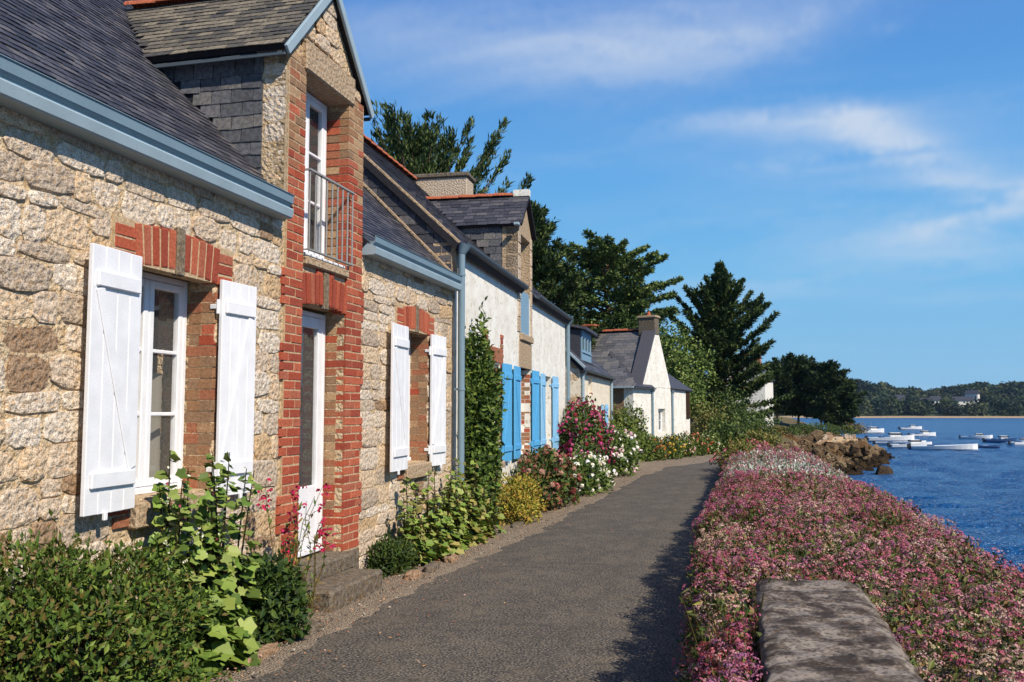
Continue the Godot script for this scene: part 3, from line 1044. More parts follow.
# ---------------------------------------------------------------- the white cottage with blue shutters
func make_white_house() -> void:
	var h := thing("white_cottage", "whitewashed cottage with bright blue shutters and a slate-hung stone dormer", "house", Vector3(-3.6, 0, -11.3), deg_to_rad(2.5))
	var wa := Rect2(1.62, 0.82, 0.86, 1.52)
	var wb := Rect2(3.9, 0.82, 1.15, 1.54)
	var wc := Rect2(6.46, 0.82, 0.99, 1.5)
	var up := Rect2(4.1, 2.98, 0.95, 1.78)
	var L := 9.6
	part("wall", slab(0.0, -0.45, -0.2, L, -0.1, 3.7, [wa, wb, wc, up]).mesh(), M.plaster, h)
	part("dormer_wall", slab(0.004, -0.28, 3.9, 5.2, 3.7, 4.86, [up]).mesh(), M.lintel, h)
	var gb := MB.new()
	gb.extrude([Vector2(0, 0), Vector2(1.3, 0), Vector2(0.65, 0.62)], 0.0, -0.28)
	var gable := part("gable", gb.mesh(), M.lintel, h)
	gable.transform = Transform3D(Basis(Vector3(0, 0, -1), Vector3(0, 1, 0), Vector3(1, 0, 0)), Vector3(0.004, 4.861, -3.9))
	# stone jambs: dressed blocks up the bay, brick round the near window
	var jl := holder("stone_jamb", h)
	for sd in 2:
		var y := 2.98
		while y < 4.8:
			var bh := R(0.2, 0.32)
			bh = minf(bh, 4.85 - y)
			var b := MB.new()
			var a := 3.9 if sd == 0 else 5.055
			var e := 4.095 if sd == 0 else 5.2
			if y < 3.6:
				a -= 0.05 * (rng.randi() % 2)
			b.soft(Vector3(-0.1, y + bh * 0.5, -(a + e) * 0.5), Vector3(0.24, bh - 0.012, e - a), 0.01)
			part("block", b.mesh(), M["stone_%d" % pick([2, 3, 5, 3])], jl)
			y += bh
	for q in [[2.36, 2.84, 3.98, 5.14], [2.85, 2.975, 4.02, 5.12]]:
		var b := MB.new()
		b.soft(Vector3(-0.08, (q[0] + q[1]) * 0.5, -(q[2] + q[3]) * 0.5), Vector3(0.2 + (0.08 if q[0] > 2.8 else 0.0), q[1] - q[0], q[3] - q[2]), 0.012)
		part("lintel", b.mesh(), M.lintel, h)
	var bl := []
	var tr := holder("brick_jamb", h)
	for r in 26:
		var y := 0.82 + (r + 0.5) * 0.077
		brick_row(bl, h, 0.014, y, wa.end.x + 0.1, 0.2 if r % 2 else 0.14, 0.066, 0.1, pick([3, 4, 8, 6]))
		brick_row(bl, h, 0.014, y, wa.position.x - 0.1, 0.2 if r % 2 else 0.14, 0.066, 0.1, pick([3, 4, 8, 6]))
	reveal_bricks(bl, h, wa.end.x - 0.006, 0.82, 2.34)
	reveal_bricks(bl, h, wb.end.x - 0.006, 0.82, 2.34)
	lay_bricks(bl, tr)
	var ab := MB.new()
	ab.soft(Vector3(-0.06, 2.47, -2.05), Vector3(0.15, 0.24, 1.16), 0.01)
	part("lintel", ab.mesh(), M["brown_brick_3"], h)
	for q in [wa, wb, wc]:
		var r: Rect2 = q
		sash(h, "window", r.position.x + 0.01, r.end.x - 0.01, r.position.y, r.end.y, -0.2, 3, 2, M.white_paint)
		var sill := MB.new()
		sill.soft(Vector3(-0.02, r.position.y - 0.05, -r.get_center().x), Vector3(0.2, 0.1, r.size.x + 0.1), 0.012)
		part("sill", sill.mesh(), M.lintel, h)
	shutter(h, 1.61, -1, 0.8, 2.36, 0.5, M.teal_paint, 0.03)
	shutter(h, 2.49, 1, 0.8, 2.36, 0.52, M.blue_paint, 0.06)
	shutter(h, 3.89, -1, 0.8, 2.36, 0.56, M.blue_paint, 0.03)
	shutter(h, 5.07, 1, 0.8, 2.36, 0.52, M.blue_paint, 0.06)
	shutter(h, 6.45, -1, 0.8, 2.34, 0.54, M.pale_blue_paint, 0.03)
	shutter(h, 7.46, 1, 0.8, 2.34, 0.5, M.pale_blue_paint, 0.06)
	var pn := holder("loft_panel", h)
	for k in 6:
		var b := MB.new()
		b.soft(Vector3(-0.03, 3.38, -4.11 - 0.155 * (k + 0.5)), Vector3(0.03, 0.78, 0.150), 0.004)
		part("board", b.mesh(), M.faded_blue, pn)
	sash(h, "loft_window", 4.12, 5.03, 3.0, 4.74, -0.22, 3, 2, M.white_paint, false)
	# roof
	var k := 0.93
	var y0 := 3.72 + 0.12 * k
	var rf := func(x: float, s: float) -> Vector3: return Vector3(x, y0 - x * k, -s)
	var up_dir := Vector3(-1, k, 0).normalized()
	var deck := roof_sheet(h, [rf.call(0.13, -0.26), rf.call(0.13, 3.9), rf.call(-3.1, 3.9), rf.call(-3.1, -0.26)])
	roof_sheet(h, [rf.call(0.13, 5.2), rf.call(0.13, L + 0.06), rf.call(-3.1, L + 0.06), rf.call(-3.1, 5.2)])
	roof_sheet(h, [rf.call(-1.75, 3.9), rf.call(-1.75, 5.2), rf.call(-3.1, 5.2), rf.call(-3.1, 3.9)])
	roof_sheet(h, [rf.call(-3.1, -0.26), rf.call(-3.1, L + 0.06), Vector3(-6.3, 3.7, -L - 0.06), Vector3(-6.3, 3.7, 0.26)])
	slate_field(deck, h, Vector3(0.13, y0 - 0.13 * k, 0.25), Vector3(0, 0, -1), up_dir, L + 0.3, 3.23 * sqrt(1 + k * k), 0.22, 0.11, func(u, v):
		var s: float = u - 0.25
		var x: float = 0.13 - v / sqrt(1 + k * k)
		var y := y0 - x * k
		if s > 3.85 and s < 5.25 and x > -1.15:
			return false
		return absf(s - 4.55) > minf((5.55 - y) * 1.1 + 0.03, 0.72 if y > 4.8 else 0.68) or y > 5.55, 200)
	var rd := holder("ridge", h)
	ridge_row(rd, Vector3(-3.1, y0 + 3.1 * k + 0.01, 0), Vector3(-3.1, y0 + 3.1 * k + 0.01, -L), 0.12)
	var bk := MB.new()
	bk.span(Vector3(-5.9, -0.1, -0.3), Vector3(-6.2, 3.75, -L + 0.3))
	part("back_wall", bk.mesh(), M.plaster, h)
	for q in [0.2, -L + 0.3]:
		var en := MB.new()
		en.extrude([Vector2(-0.45, -0.1), Vector2(-0.45, 3.9), Vector2(-3.1, 6.55), Vector2(-6.2, 3.7), Vector2(-6.2, -0.1)], q - 0.3, q)
		var ew := part("end_wall", en.mesh(), M.slate_deck if q > 0.0 else M.plaster, h)
		if q > 0.0:
			slate_field(ew, h, Vector3(-0.05, 3.3, 0.2), Vector3(-1, 0, 0), Vector3(0, 1, 0), 3.1, 3.3, 0.24, 0.13, func(u, v):
				var x: float = -0.05 - u
				var y: float = 3.3 + v
				return y > 3.22 - x and y < y0 - x * k - 0.02, 120)
	var fl := MB.new()
	fl.span(Vector3(-5.9, 0.1, -0.3), Vector3(-0.46, 0.28, -L + 0.3))
	fl.span(Vector3(-5.9, 2.7, -0.3), Vector3(-0.46, 2.85, -L + 0.3))
	part("inner_floor", fl.mesh(), M.dark_room, h)
	part("verge", strip(Vector3(0.12, y0 - 0.10, 0.23), Vector3(-3.1, y0 + 3.1 * k + 0.01, 0.23), 0.045, 0.045).mesh(), M.lintel, h)
	part("corner_stone", MB_span(Vector3(-0.3, 3.2, 0.212), Vector3(0.01, 3.8, 0.1)), M.lintel, h)
	half_round(h, -0.28, 3.95, 3.78)
	half_round(h, 5.15, L + 0.05, 3.78)
	downpipe(h, -0.26, 0.0, 3.76, 0.1)
	downpipe(h, L - 0.06, 0.0, 3.76, 0.07)
	# dormer
	var apex := 5.55
	var ev := 4.88
	for sd in [-1.0, 1.0]:
		var zE: float = -4.55 - sd * 0.74
		var pts := [Vector3(0.09, ev, zE), Vector3(0.09, apex, -4.55), Vector3(-1.84, apex, -4.55), Vector3(-1.12, ev, zE)]
		if sd < 0:
			var dk := roof_sheet(h, [pts[0], pts[1], pts[2], pts[3]], 0.05)
			var e := (Vector3(0, apex - ev, 0) + Vector3(0, 0, -4.55 - zE)).normalized()
			slate_field(dk, h, Vector3(0.09, ev, zE), Vector3(-1, 0, 0), e, 1.93, 1.0, 0.2, 0.11, func(u, v): return u < 1.23 + v * 0.70)
		else:
			roof_sheet(h, [pts[3], pts[2], pts[1], pts[0]], 0.05)
		var ck := MB.new()
		var zc := -3.902 if sd < 0 else -5.198
		var zi := zc - 0.12 if sd < 0 else zc + 0.12
		for z in [zc, zi]:
			ck.tri(Vector3(-0.27, 4.05, z), Vector3(-0.27, 4.9, z), Vector3(-1.2, 4.9, z))
		var cheek := part("dormer_cheek", ck.mesh(), M.slate_deck, h)
		if sd < 0:
			slate_field(cheek, h, Vector3(-0.285, 4.0, zc), Vector3(-1, 0, 0), Vector3(0, 1, 0), 0.9, 0.9, 0.24, 0.13, func(u, v): return v > u * k + 0.06, 300, "pale_slate")
	part("ridge_end", MB_span(Vector3(0.095, apex - 0.02, -4.48), Vector3(-0.2, apex + 0.1, -4.62)), M.plaster, h)
	var rr := holder("dormer_ridge", h)
	ridge_row(rr, Vector3(-0.2, apex + 0.0, -4.55), Vector3(-1.85, apex + 0.0, -4.55), 0.085, 0.28)
	chimney(h, Vector3(-2.55, 5.7, -7.7), Vector3(1.4, 1.05, 0.6), M.stone_3, M.granite)
	part("eave_flashing", MB_soft(Vector3(0.02, 4.85, -3.72), Vector3(0.1, 0.05, 0.12), 0.01), M.zinc_pale, h)

func chimney(parent: Node, at: Vector3, size: Vector3, m: Material, top: Material) -> Node3D:
	var c := holder("chimney", parent)
	var a := MB.new()
	a.soft(at + Vector3(0, size.y * 0.5, 0), size, 0.02)
	part("stack", a.mesh(), m, c)
	var b := MB.new()
	b.soft(at + Vector3(0, size.y + 0.05, 0), Vector3(size.x + 0.1, 0.1, size.z + 0.1), 0.02)
	part("coping", b.mesh(), top, c)
	return c

# ---------------------------------------------------------------- the small cottage with the hipped dormer
func make_small_house() -> void:
	var h := thing("small_cottage", "small pale cottage with flat-topped dormer between the white cottage and the gabled house", "house", Vector3(-4.22, 0, -24.0), deg_to_rad(1.4))
	var L := 6.9
	var ws := [Rect2(1.0, 0.8, 0.8, 1.0), Rect2(4.4, 0.8, 0.8, 1.0), Rect2(1.6, 2.05, 0.7, 0.5)]
	part("wall", slab(0, -0.4, 0, L, -0.1, 2.75, ws).mesh(), M.plaster_grey, h)
	for r in ws:
		sash(h, "window", r.position.x, r.end.x, r.position.y, r.end.y, -0.15, 2, 2, M.white_paint, false)
	shutter(h, 4.38, -1, 0.78, 1.82, 0.44, M.pale_blue_paint, 0.1)
	shutter(h, 5.22, 1, 0.78, 1.82, 0.44, M.pale_blue_paint, 0.05)
	for q in [0.0, -L + 0.35]:
		var en := MB.new()
		en.extrude([Vector2(-0.4, -0.1), Vector2(-0.4, 3.1), Vector2(-2.6, 5.2), Vector2(-5.2, 2.7), Vector2(-5.2, -0.1)], q - 0.35, q)
		en.extrude([Vector2(-0.002, -0.1), Vector2(-0.002, 2.74), Vector2(-0.4, 3.1), Vector2(-0.4, -0.1)], q - 0.34, q - 0.002)
		var ew := part("end_wall", en.mesh(), M.mortar, h)
		if q == 0.0:
			var hs := holder("end_stones", h)
			hs.transform = Transform3D(Basis(Vector3(0, 1, 0), PI * -0.5), Vector3(0, 0, 0.0))
			rubble(hs, h, -2.2, -0.05, 0.0, 4.6, [], func(s, y): return y < 2.7 - s, Vector4(0.14, 0.24, 0.18, 0.46), 60, [0, 1, 2, 4, 6])
		ew.name = "end_wall"
	var bk := MB.new()
	bk.span(Vector3(-4.9, -0.1, -0.36), Vector3(-5.2, 2.72, -L + 0.36))
	part("back_wall", bk.mesh(), M.plaster_grey, h)
	var rf := func(x: float, s: float) -> Vector3: return Vector3(x, 2.83 - x * 0.97, -s)
	var deck := roof_sheet(h, [rf.call(0.15, -0.1), rf.call(0.15, L + 0.05), rf.call(-2.6, L + 0.05), rf.call(-2.6, -0.1)])
	roof_sheet(h, [rf.call(-2.6, -0.1), rf.call(-2.6, L + 0.05), Vector3(-5.3, 2.7, -L - 0.05), Vector3(-5.3, 2.7, 0.1)])
	slate_field(deck, h, Vector3(0.15, 2.83 - 0.15 * 0.97, 0.1), Vector3(0, 0, -1), Vector3(-1, 0.97, 0).normalized(), L + 0.1, 3.82, 0.26, 0.13, func(u, v):
		var x: float = 0.15 - v * 0.718
		return not (u > 2.2 and u < 4.2 and x > -1.3 and x < -0.1), 0)
	part("verge", strip(Vector3(0.15, 2.76, 0.12), Vector3(-2.6, 5.42, 0.12), 0.06, 0.07).mesh(), M.zinc_pale, h)
	half_round(h, -0.1, L + 0.05, 2.72, 0.16, 0.055)
	downpipe(h, 0.1, 0.0, 2.7, 0.06, M.zinc_pale)
	downpipe(h, L - 0.1, 0.0, 2.7, 0.06, M.zinc_pale)
	# dormer: slate cheeks, two-light window, sloping slate top
	var d := holder("dormer", h)
	var ck := MB.new()
	for z in [-2.1, -4.2]:
		ck.extrude([Vector2(-0.3, 3.1), Vector2(-0.3, 3.98), Vector2(-1.3, 4.06)], z - 0.08, z + 0.08)
	part("cheek", ck.mesh(), M.slate_3, d)
	var fr := MB.new()
	fr.span(Vector3(-0.34, 3.1, -2.18), Vector3(-0.26, 3.32, -4.12))
	fr.span(Vector3(-0.34, 3.88, -2.18), Vector3(-0.26, 4.0, -4.12))
	part("face_board", fr.mesh(), M.faded_blue, d)
	var tp := MB.new()
	tp.extrude([Vector2(-0.1, 3.98), Vector2(-0.1, 4.06), Vector2(-1.55, 4.36), Vector2(-1.55, 4.28)], -4.45, -1.9)
	part("dormer_roof", tp.mesh(), M.slate_0, d)
	sash(h, "dormer_window", 2.18, 4.12, 3.32, 3.88, -0.3, 1, 3, M.faded_blue, false)

# ---------------------------------------------------------------- the tall white gable at the bend
func make_gable_house() -> void:
	var h := thing("gabled_house", "white house at the lane's bend with a tall narrow gable and chimney", "house", Vector3(-4.19, 0, -36.0), deg_to_rad(-14.5))
	var ws := [Rect2(2.9, 0.7, 0.9, 1.0), Rect2(0.7, 0.1, 0.5, 1.55)]
	part("wall", slab(0, -0.4, 0, 7.25, -0.1, 2.6, ws).mesh(), M.plaster, h)
	for r in ws:
		sash(h, "window" if r.size.x > 0.6 else "door", r.position.x, r.end.x, r.position.y, r.end.y, -0.2, 2, 2 if r.size.x > 0.6 else 1, M.white_paint, false)
	var gb := MB.new()
	gb.extrude([Vector2(0.95, 2.6), Vector2(4.55, 2.6), Vector2(2.95, 5.05), Vector2(2.55, 5.05)], 0.0, -0.4)
	var gable := part("gable", gb.mesh(), M.plaster, h)
	gable.transform = Transform3D(Basis(Vector3(0, 0, -1), Vector3(0, 1, 0), Vector3(1, 0, 0)), Vector3(0.012, 0.002, 0))
	# main roof: ridge runs back from the gable
	var A := 5.08
	var D := 8.5
	var deck := roof_sheet(h, [Vector3(-0.4, A, -2.75), Vector3(-D, A, -2.75), Vector3(-D, 2.5, -0.80), Vector3(-0.4, 2.5, -0.80)])
	roof_sheet(h, [Vector3(-0.05, 2.5, -4.7), Vector3(-D, 2.5, -4.7), Vector3(-D, A, -2.75), Vector3(-0.05, A, -2.75)])
	slate_field(deck, h, Vector3(-0.42, 2.5, -0.80), Vector3(-1, 0, 0), Vector3(0, 2.58, -1.95).normalized(), D - 0.42, 3.2, 0.3, 0.15, func(_u, _v): return true, 0, "pale_slate")
	roof_sheet(h, [Vector3(0.05, A + 0.12, -2.62), Vector3(-0.52, A + 0.12, -2.62), Vector3(-0.52, 2.6, -0.78), Vector3(0.05, 2.6, -0.78)], 0.1, M.slate_2)
	var rd := holder("ridge", h)
	ridge_row(rd, Vector3(-0.6, A, -2.75), Vector3(-D, A, -2.75), 0.12, 0.4)
	chimney(h, Vector3(-0.33, 4.85, -2.75), Vector3(0.75, 0.72, 0.5), M.granite, M.lintel)
	chimney(h, Vector3(-3.2, 4.9, -2.75), Vector3(0.8, 0.42, 0.45), M.brown_brick_3, M.ridge_tile)
	var pot := MB.new()
	pot.tube(Vector3(-0.33, 5.66, -2.75), Vector3(-0.33, 5.86, -2.75), 0.09, 0.075, 10)
	part("chimney_pot", pot.mesh(), M.ridge_tile, h)
	for q in [[-0.9, M.rubble_dark], [-4.3, M.plaster]]:
		part("side_wall", MB_span(Vector3(-0.4, -0.1, q[0] + 0.0), Vector3(-D, 2.5, q[0] - 0.3)), q[1], h)
	part("back_wall", MB_span(Vector3(-D, -0.1, -0.9), Vector3(-D + 0.3, 3.5, -4.6)), M.plaster, h)
	# near wing with hipped roof
	part("wing_wall", MB_span(Vector3(-0.402, -0.1, 0.004), Vector3(-4.0, 2.58, -0.4)), M.rubble_dark, h)
	var w0 := Vector3(0.15, 2.58, 0.15)
	var w1 := Vector3(-4.2, 2.58, 0.15)
	var r0 := Vector3(-1.75, 4.15, -1.55)
	var r1 := Vector3(-3.0, 4.15, -1.55)
	var e0 := Vector3(0.15, 2.58, -2.1)
	var wd := roof_sheet(h, [w0, r0, r1, w1], 0.07, M.slate_deck)
	roof_sheet(h, [e0, Vector3(-1.75, 4.15, -2.1), r0, w0], 0.07, M.slate_1)
	slate_field(wd, h, w1, Vector3(1, 0, 0), Vector3(0, 1.57, -1.7).normalized(), 4.35, 2.31, 0.34, 0.16, func(u, v): return u > v * 0.55 and u < 4.35 - v * 0.82, 0, "pale_slate")
	half_round(h, -0.1, 2.1, 2.55, 0.17, 0.055)
	part("wing_gutter", strip(Vector3(0.1, 2.54, 0.2), Vector3(-4.1, 2.54, 0.2), 0.09, 0.07).mesh(), M.zinc_pale, h)
	# far lean-to
	roof_sheet(h, [Vector3(0.14, 2.6, -4.5), Vector3(0.14, 2.55, -7.4), Vector3(-1.6, 3.75, -7.4), Vector3(-1.6, 3.75, -4.5)], 0.08, M.slate_0)
	part("end_wall", MB_span(Vector3(-0.402, -0.1, -6.95), Vector3(-3.2, 2.6, -7.25)), M.plaster, h)
	downpipe(h, 2.07, 0.0, 2.5, 0.06, M.zinc)
	downpipe(h, 4.62, 0.0, 2.5, 0.06, M.zinc)
	var wp := MB.new()
	wp.soft(Vector3(0.03, 1.9, -6.9), Vector3(0.05, 1.3, 0.45), 0.01)
	part("board_panel", wp.mesh(), M.wood, h)

# ---------------------------------------------------------------- sky, ground, road, sea
func sky_picture() -> ImageTexture:
	var w := 1536
	var h := 768
	var im := Image.create(w, h, false, Image.FORMAT_RGBF)
	var n1 := FastNoiseLite.new()
	n1.seed = 4
	n1.frequency = 1.3
	n1.fractal_octaves = 5
	n1.domain_warp_enabled = true
	n1.domain_warp_amplitude = 0.5
	n1.domain_warp_frequency = 0.9
	var n2 := FastNoiseLite.new()
	n2.seed = 9
	n2.frequency = 0.55
	n2.fractal_octaves = 3
	# linear colours by height above the horizon
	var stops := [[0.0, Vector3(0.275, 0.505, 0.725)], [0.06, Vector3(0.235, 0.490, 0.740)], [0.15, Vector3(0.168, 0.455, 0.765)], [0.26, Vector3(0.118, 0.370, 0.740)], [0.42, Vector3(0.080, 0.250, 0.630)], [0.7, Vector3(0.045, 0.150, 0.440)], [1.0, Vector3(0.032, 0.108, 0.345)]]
	# drifts of cirrus: [azimuth to the right of the lane, height, half width, half height, tilt, strength], degrees
	var drifts := [[8.8, 15.6, 3.4, 1.5, -0.62, 0.62], [10.5, 14.2, 3.6, 1.6, -0.45, 0.36], [0.6, 17.7, 5.5, 0.7, -0.06, 0.36], [3.4, 14.9, 4.6, 0.55, -0.03, 0.26], [14.5, 11.4, 4.6, 1.0, 0.22, 0.6], [-9.5, 22.3, 9.0, 2.3, 0.10, 0.36], [-20.0, 23.5, 8.0, 2.2, 0.05, 0.2], [1.5, 22.4, 5.0, 1.2, 0.1, 0.2], [10.0, 8.2, 9.0, 1.4, 0.02, 0.24], [-2.0, 12.2, 8.0, 0.8, 0.0, 0.1], [4.0, 16.5, 12.0, 3.6, -0.12, 0.15], [12.0, 13.0, 8.0, 3.0, -0.2, 0.14], [8.0, 10.4, 15.0, 1.5, 0.0, 0.17], [-4.0, 24.0, 16.0, 3.0, 0.0, 0.14]]
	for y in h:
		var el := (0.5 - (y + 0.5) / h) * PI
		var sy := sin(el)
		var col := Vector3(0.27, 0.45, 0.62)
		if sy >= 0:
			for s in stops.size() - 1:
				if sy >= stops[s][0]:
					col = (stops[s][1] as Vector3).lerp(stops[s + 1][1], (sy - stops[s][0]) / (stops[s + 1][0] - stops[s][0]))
		for x in w:
			if sy < 0.02:
				im.set_pixel(x, y, Color(col.x, col.y, col.z))
				continue
			var az := wrapf((x + 0.5) / w * TAU, -PI, PI)
			var k := 1.0 / (sy + 0.12)
			var px := sin(az) * cos(el) * k
			var pz := cos(az) * cos(el) * k
			# fibres run across the view
			var f := n1.get_noise_3d(px * 0.9 + pz * 0.35, pz * 1.7, 0.0)
			var g := n2.get_noise_3d(px * 0.6, pz * 0.9, 7.0)
			var cov := clampf(f * 0.9 + g * 0.8 - 0.12, 0, 1) * 0.2
			var a := rad_to_deg(az)
			var e := rad_to_deg(el)
			if absf(a) < 50 and e < 40:
				for d in drifts:
					var dx: float = (a - d[0]) * cos(el)
					var dy: float = e - d[1] - dx * d[4]
					var t: float = exp(-pow(dx / d[2], 2) - pow(dy / d[3], 2))
					cov += t * d[5] * clampf(0.75 + f * 1.3, 0.1, 1.3)
			var c := col.lerp(Vector3(0.62, 0.69, 0.79), clampf(cov, 0, 0.8))
			im.set_pixel(x, y, Color(c.x, c.y, c.z))
	return ImageTexture.create_from_image(im)

func curve_at(pts: Array, z: float) -> float:
	# value at distance z along the lane (z falls with distance), linear between [z, value] pairs
	if z >= pts[0][0]:
		return pts[0][1]
	for k in pts.size() - 1:
		if z >= pts[k + 1][0]:
			return lerpf(pts[k][1], pts[k + 1][1], smoothstep(0, 1, (z - pts[k][0]) / (pts[k + 1][0] - pts[k][0])))
	return pts[-1][1]

const SEA := -2.5
var shore_line := [[20.0, 2.6], [-30.0, 2.8], [-45.0, 3.4], [-52.0, 5.0], [-58.0, 6.9], [-66.0, 9.3], [-75.0, 11.8], [-85.0, 14.0], [-93.0, 12.0], [-106.0, 13.0], [-122.0, 12.0], [-150.0, 4.0], [-200.0, -20.0], [-420.0, -70.0]]
var road_left := [[6.0, -3.0], [-5.0, -2.98], [-9.0, -2.88], [-12.6, -2.68], [-20.5, -2.52], [-25.8, -2.2], [-29.0, -1.2], [-33.0, 0.5]]
var road_right := [[6.0, 0.02], [-20.0, 0.0], [-25.0, 0.25], [-29.0, 1.0], [-33.0, 2.2]]

func land_height(x: float, z: float) -> float:
	var sh := curve_at(shore_line, z)
	var base := 0.0
	if z < -34.0:
		base = -0.02 - 0.6 * smoothstep(-34.0, -60.0, z) * smoothstep(2.0, 6.0, x)
	if x < -10.0:
		base += 0.06 * minf(-10.0 - x, 40.0)
	if z < -90:
		base += 1.5 * smoothstep(-90, -130, z)
	var bank := 2.2 if z > -40.0 else 5.5
	var t := smoothstep(sh - bank * 0.35, sh + bank * 0.65, x) if z > -40.0 else smoothstep(sh - lerpf(2.0, 6.0, smoothstep(-40.0, -56.0, z)), sh + 2.5, x)
	return lerpf(base - 0.03, SEA - 1.4, t)

func make_land() -> void:
	var xs := []
	var x := -420.0
	while x < 40.0:
		xs.append(x)
		x += 30.0 if x < -120 else (8.0 if x < -16.0 else (0.7 if x < 20 else 4.0))
	var zs := []
	var z := 24.0
	while z > -430.0:
		zs.append(z)
		z -= 2.0 if z > -160 else 15.0
	var b := MB.new()
	var ids := {}
	var nz := FastNoiseLite.new()
	nz.frequency = 0.25
	for a in xs.size():
		for c in zs.size():
			var yy := land_height(xs[a], zs[c])
			var rough := 0.0 if zs[c] > -30.0 and xs[a] < 2.0 and xs[a] > -9.0 else 0.25
			if absf(yy) < 5 and rough > 0:
				yy += nz.get_noise_2d(xs[a], zs[c]) * rough - 0.1
			ids[Vector2i(a, c)] = b.vert(Vector3(xs[a], yy, zs[c]))
	for a in xs.size() - 1:
		for c in zs.size() - 1:
			var p: int = ids[Vector2i(a, c)]
			var q: int = ids[Vector2i(a + 1, c)]
			var r: int = ids[Vector2i(a + 1, c + 1)]
			var s: int = ids[Vector2i(a, c + 1)]
			b.face(p, q, r)
			b.face(p, r, s)
	struct("ground", b.mesh(true), M.soil)
	var sea := MB.new()
	sea_waves(sea)
	struct("sea", sea.mesh(true), M.water, "blue rippled water of the bay")
	# lane: asphalt with a slightly domed profile and ragged edges, gravel verge along the cottages
	var rd := MB.new()
	var gv := MB.new()
	var ed := FastNoiseLite.new()
	ed.frequency = 0.9
	ed.fractal_octaves = 4
	var rows := []
	var grow := []
	z = 6.0
	while z > -34.0:
		var l := curve_at(road_left, z) + ed.get_noise_1d(z) * 0.12
		var r := curve_at(road_right, z)
		var ids2 := []
		for k in 9:
			var t := k / 8.0
			ids2.append(rd.vert(Vector3(lerpf(l, r, t), 0.008 + 0.03 * (1.0 - pow(2 * t - 1, 2)) + (-0.008 if k == 0 else 0.0), z)))
		rows.append(ids2)
		var g2 := []
		for k in 6:
			var t := k / 5.0
			g2.append(gv.vert(Vector3(lerpf(-4.6, l + 0.12, t), 0.003 + ed.get_noise_2d(t * 5, z * 2) * 0.012 + 0.02 * (1.0 - t), z)))
		grow.append(g2)
		z -= 0.1 if z > -14 else 0.25
	for k in rows.size() - 1:
		for e in 8:
			rd.face(rows[k][e], rows[k][e + 1], rows[k + 1][e + 1])
			rd.face(rows[k][e], rows[k + 1][e + 1], rows[k + 1][e])
		for e in 5:
			gv.face(grow[k][e], grow[k][e + 1], grow[k + 1][e + 1])
			gv.face(grow[k][e], grow[k + 1][e + 1], grow[k + 1][e])
	struct("road", rd.mesh(true), M.asphalt, "narrow grey asphalt lane between cottages and sea wall")
	struct("verge", gv.mesh(true), M.gravel, "sandy gravel strip along the foot of the cottages")

func sea_waves(b: MB) -> void:
	# one sheet: rippled rows near the shore, spaced wider with distance, then flat to the horizon
	var nz := FastNoiseLite.new()
	nz.seed = 3
	nz.frequency = 0.22
	nz.fractal_octaves = 4
	var xs := [-3500.0, -400.0, -30.0]
	var x := 0.0
	while x < 130.0:
		xs.append(x)
		x += 0.55 if x < 40 else 1.6
	xs.append_array([180.0, 400.0, 3500.0])
	var zs := [60.0, 10.0]
	var z := -6.0
	while z > -330.0:
		zs.append(z)
		z -= 0.5 + maxf(0.0, -z - 40.0) * 0.012
	zs.append_array([-420.0, -700.0, -1500.0, -4500.0])
	var n := zs.size()
	for a in xs.size():
		for c in n:
			var amp := 0.34 if xs[a] >= 0.0 and xs[a] < 130.0 and zs[c] < 0.0 and zs[c] > -330.0 else 0.0
			b.vert(Vector3(xs[a], SEA + amp * nz.get_noise_2d(xs[a] * 0.8, zs[c] * 1.9), zs[c]))
	for a in xs.size() - 1:
		for c in n - 1:
			b.face(a * n + c, a * n + n + c, a * n + n + c + 1)
			b.face(a * n + c, a * n + n + c + 1, a * n + c + 1)

# ---------------------------------------------------------------- plants
func lin(list: Array) -> Array:
	var out := []
	for c in list:
		out.append((c as Color).srgb_to_linear())
	return out

func vary(c: Color, k := 0.25) -> Color:
	var f := R(1.0 - k, 1.0 + k)
	return Color(c.r * f * R(0.92, 1.08), c.g * f, c.b * f * R(0.85, 1.15))

func dir3() -> Vector3:
	var z := R(-1, 1)
	var t := R(0, TAU)
	var r := sqrt(1 - z * z)
	return Vector3(r * cos(t), z, r * sin(t))

func leaves_in(b: MB, c: Vector3, rad: Vector3, n: int, ll: float, lw: float, pal: Array, lump := 0.25, sd := 1, floor_y := 0.02, inner := 0.5, lobes := false) -> void:
	# leaves through the outer part of an uneven rounded volume
	var nz := FastNoiseLite.new()
	nz.seed = sd
	nz.frequency = 1.0
	nz.fractal_octaves = 3
	var k := 0
	var guard := 0
	while k < n and guard < n * 4:
		guard += 1
		var d := dir3()
		if d.y < -0.75:
			continue
		var r := 1.0 + lump * 1.6 * nz.get_noise_3d(d.x * 1.5 + c.x, d.y * 1.5 + c.y, d.z * 1.5 + c.z) + lump * 0.8 * nz.get_noise_3d(d.x * 4 + c.x, d.y * 4, d.z * 4 + c.z)
		var dep := 1.0 - inner * pow(rng.randf(), 1.5)
		var p := c + d * rad * r * dep
		if p.y < floor_y:
			continue
		var o := (d / rad).normalized()
		var q := (o * 0.55 + dir3() * 0.75 + Vector3(0, 0.25, 0)).normalized()
		var nn := (o + Vector3(0, 0.5, 0) + dir3() * 0.6)
		nn = (nn - q * nn.dot(q)).normalized()
		var s := R(0.65, 1.25)
		if lobes:
			b.lobed(p, q, nn, ll * s, vary(pick(pal)))
		else:
			b.leaf(p, q, nn, ll * s, lw * s, vary(pick(pal)))
		k += 1

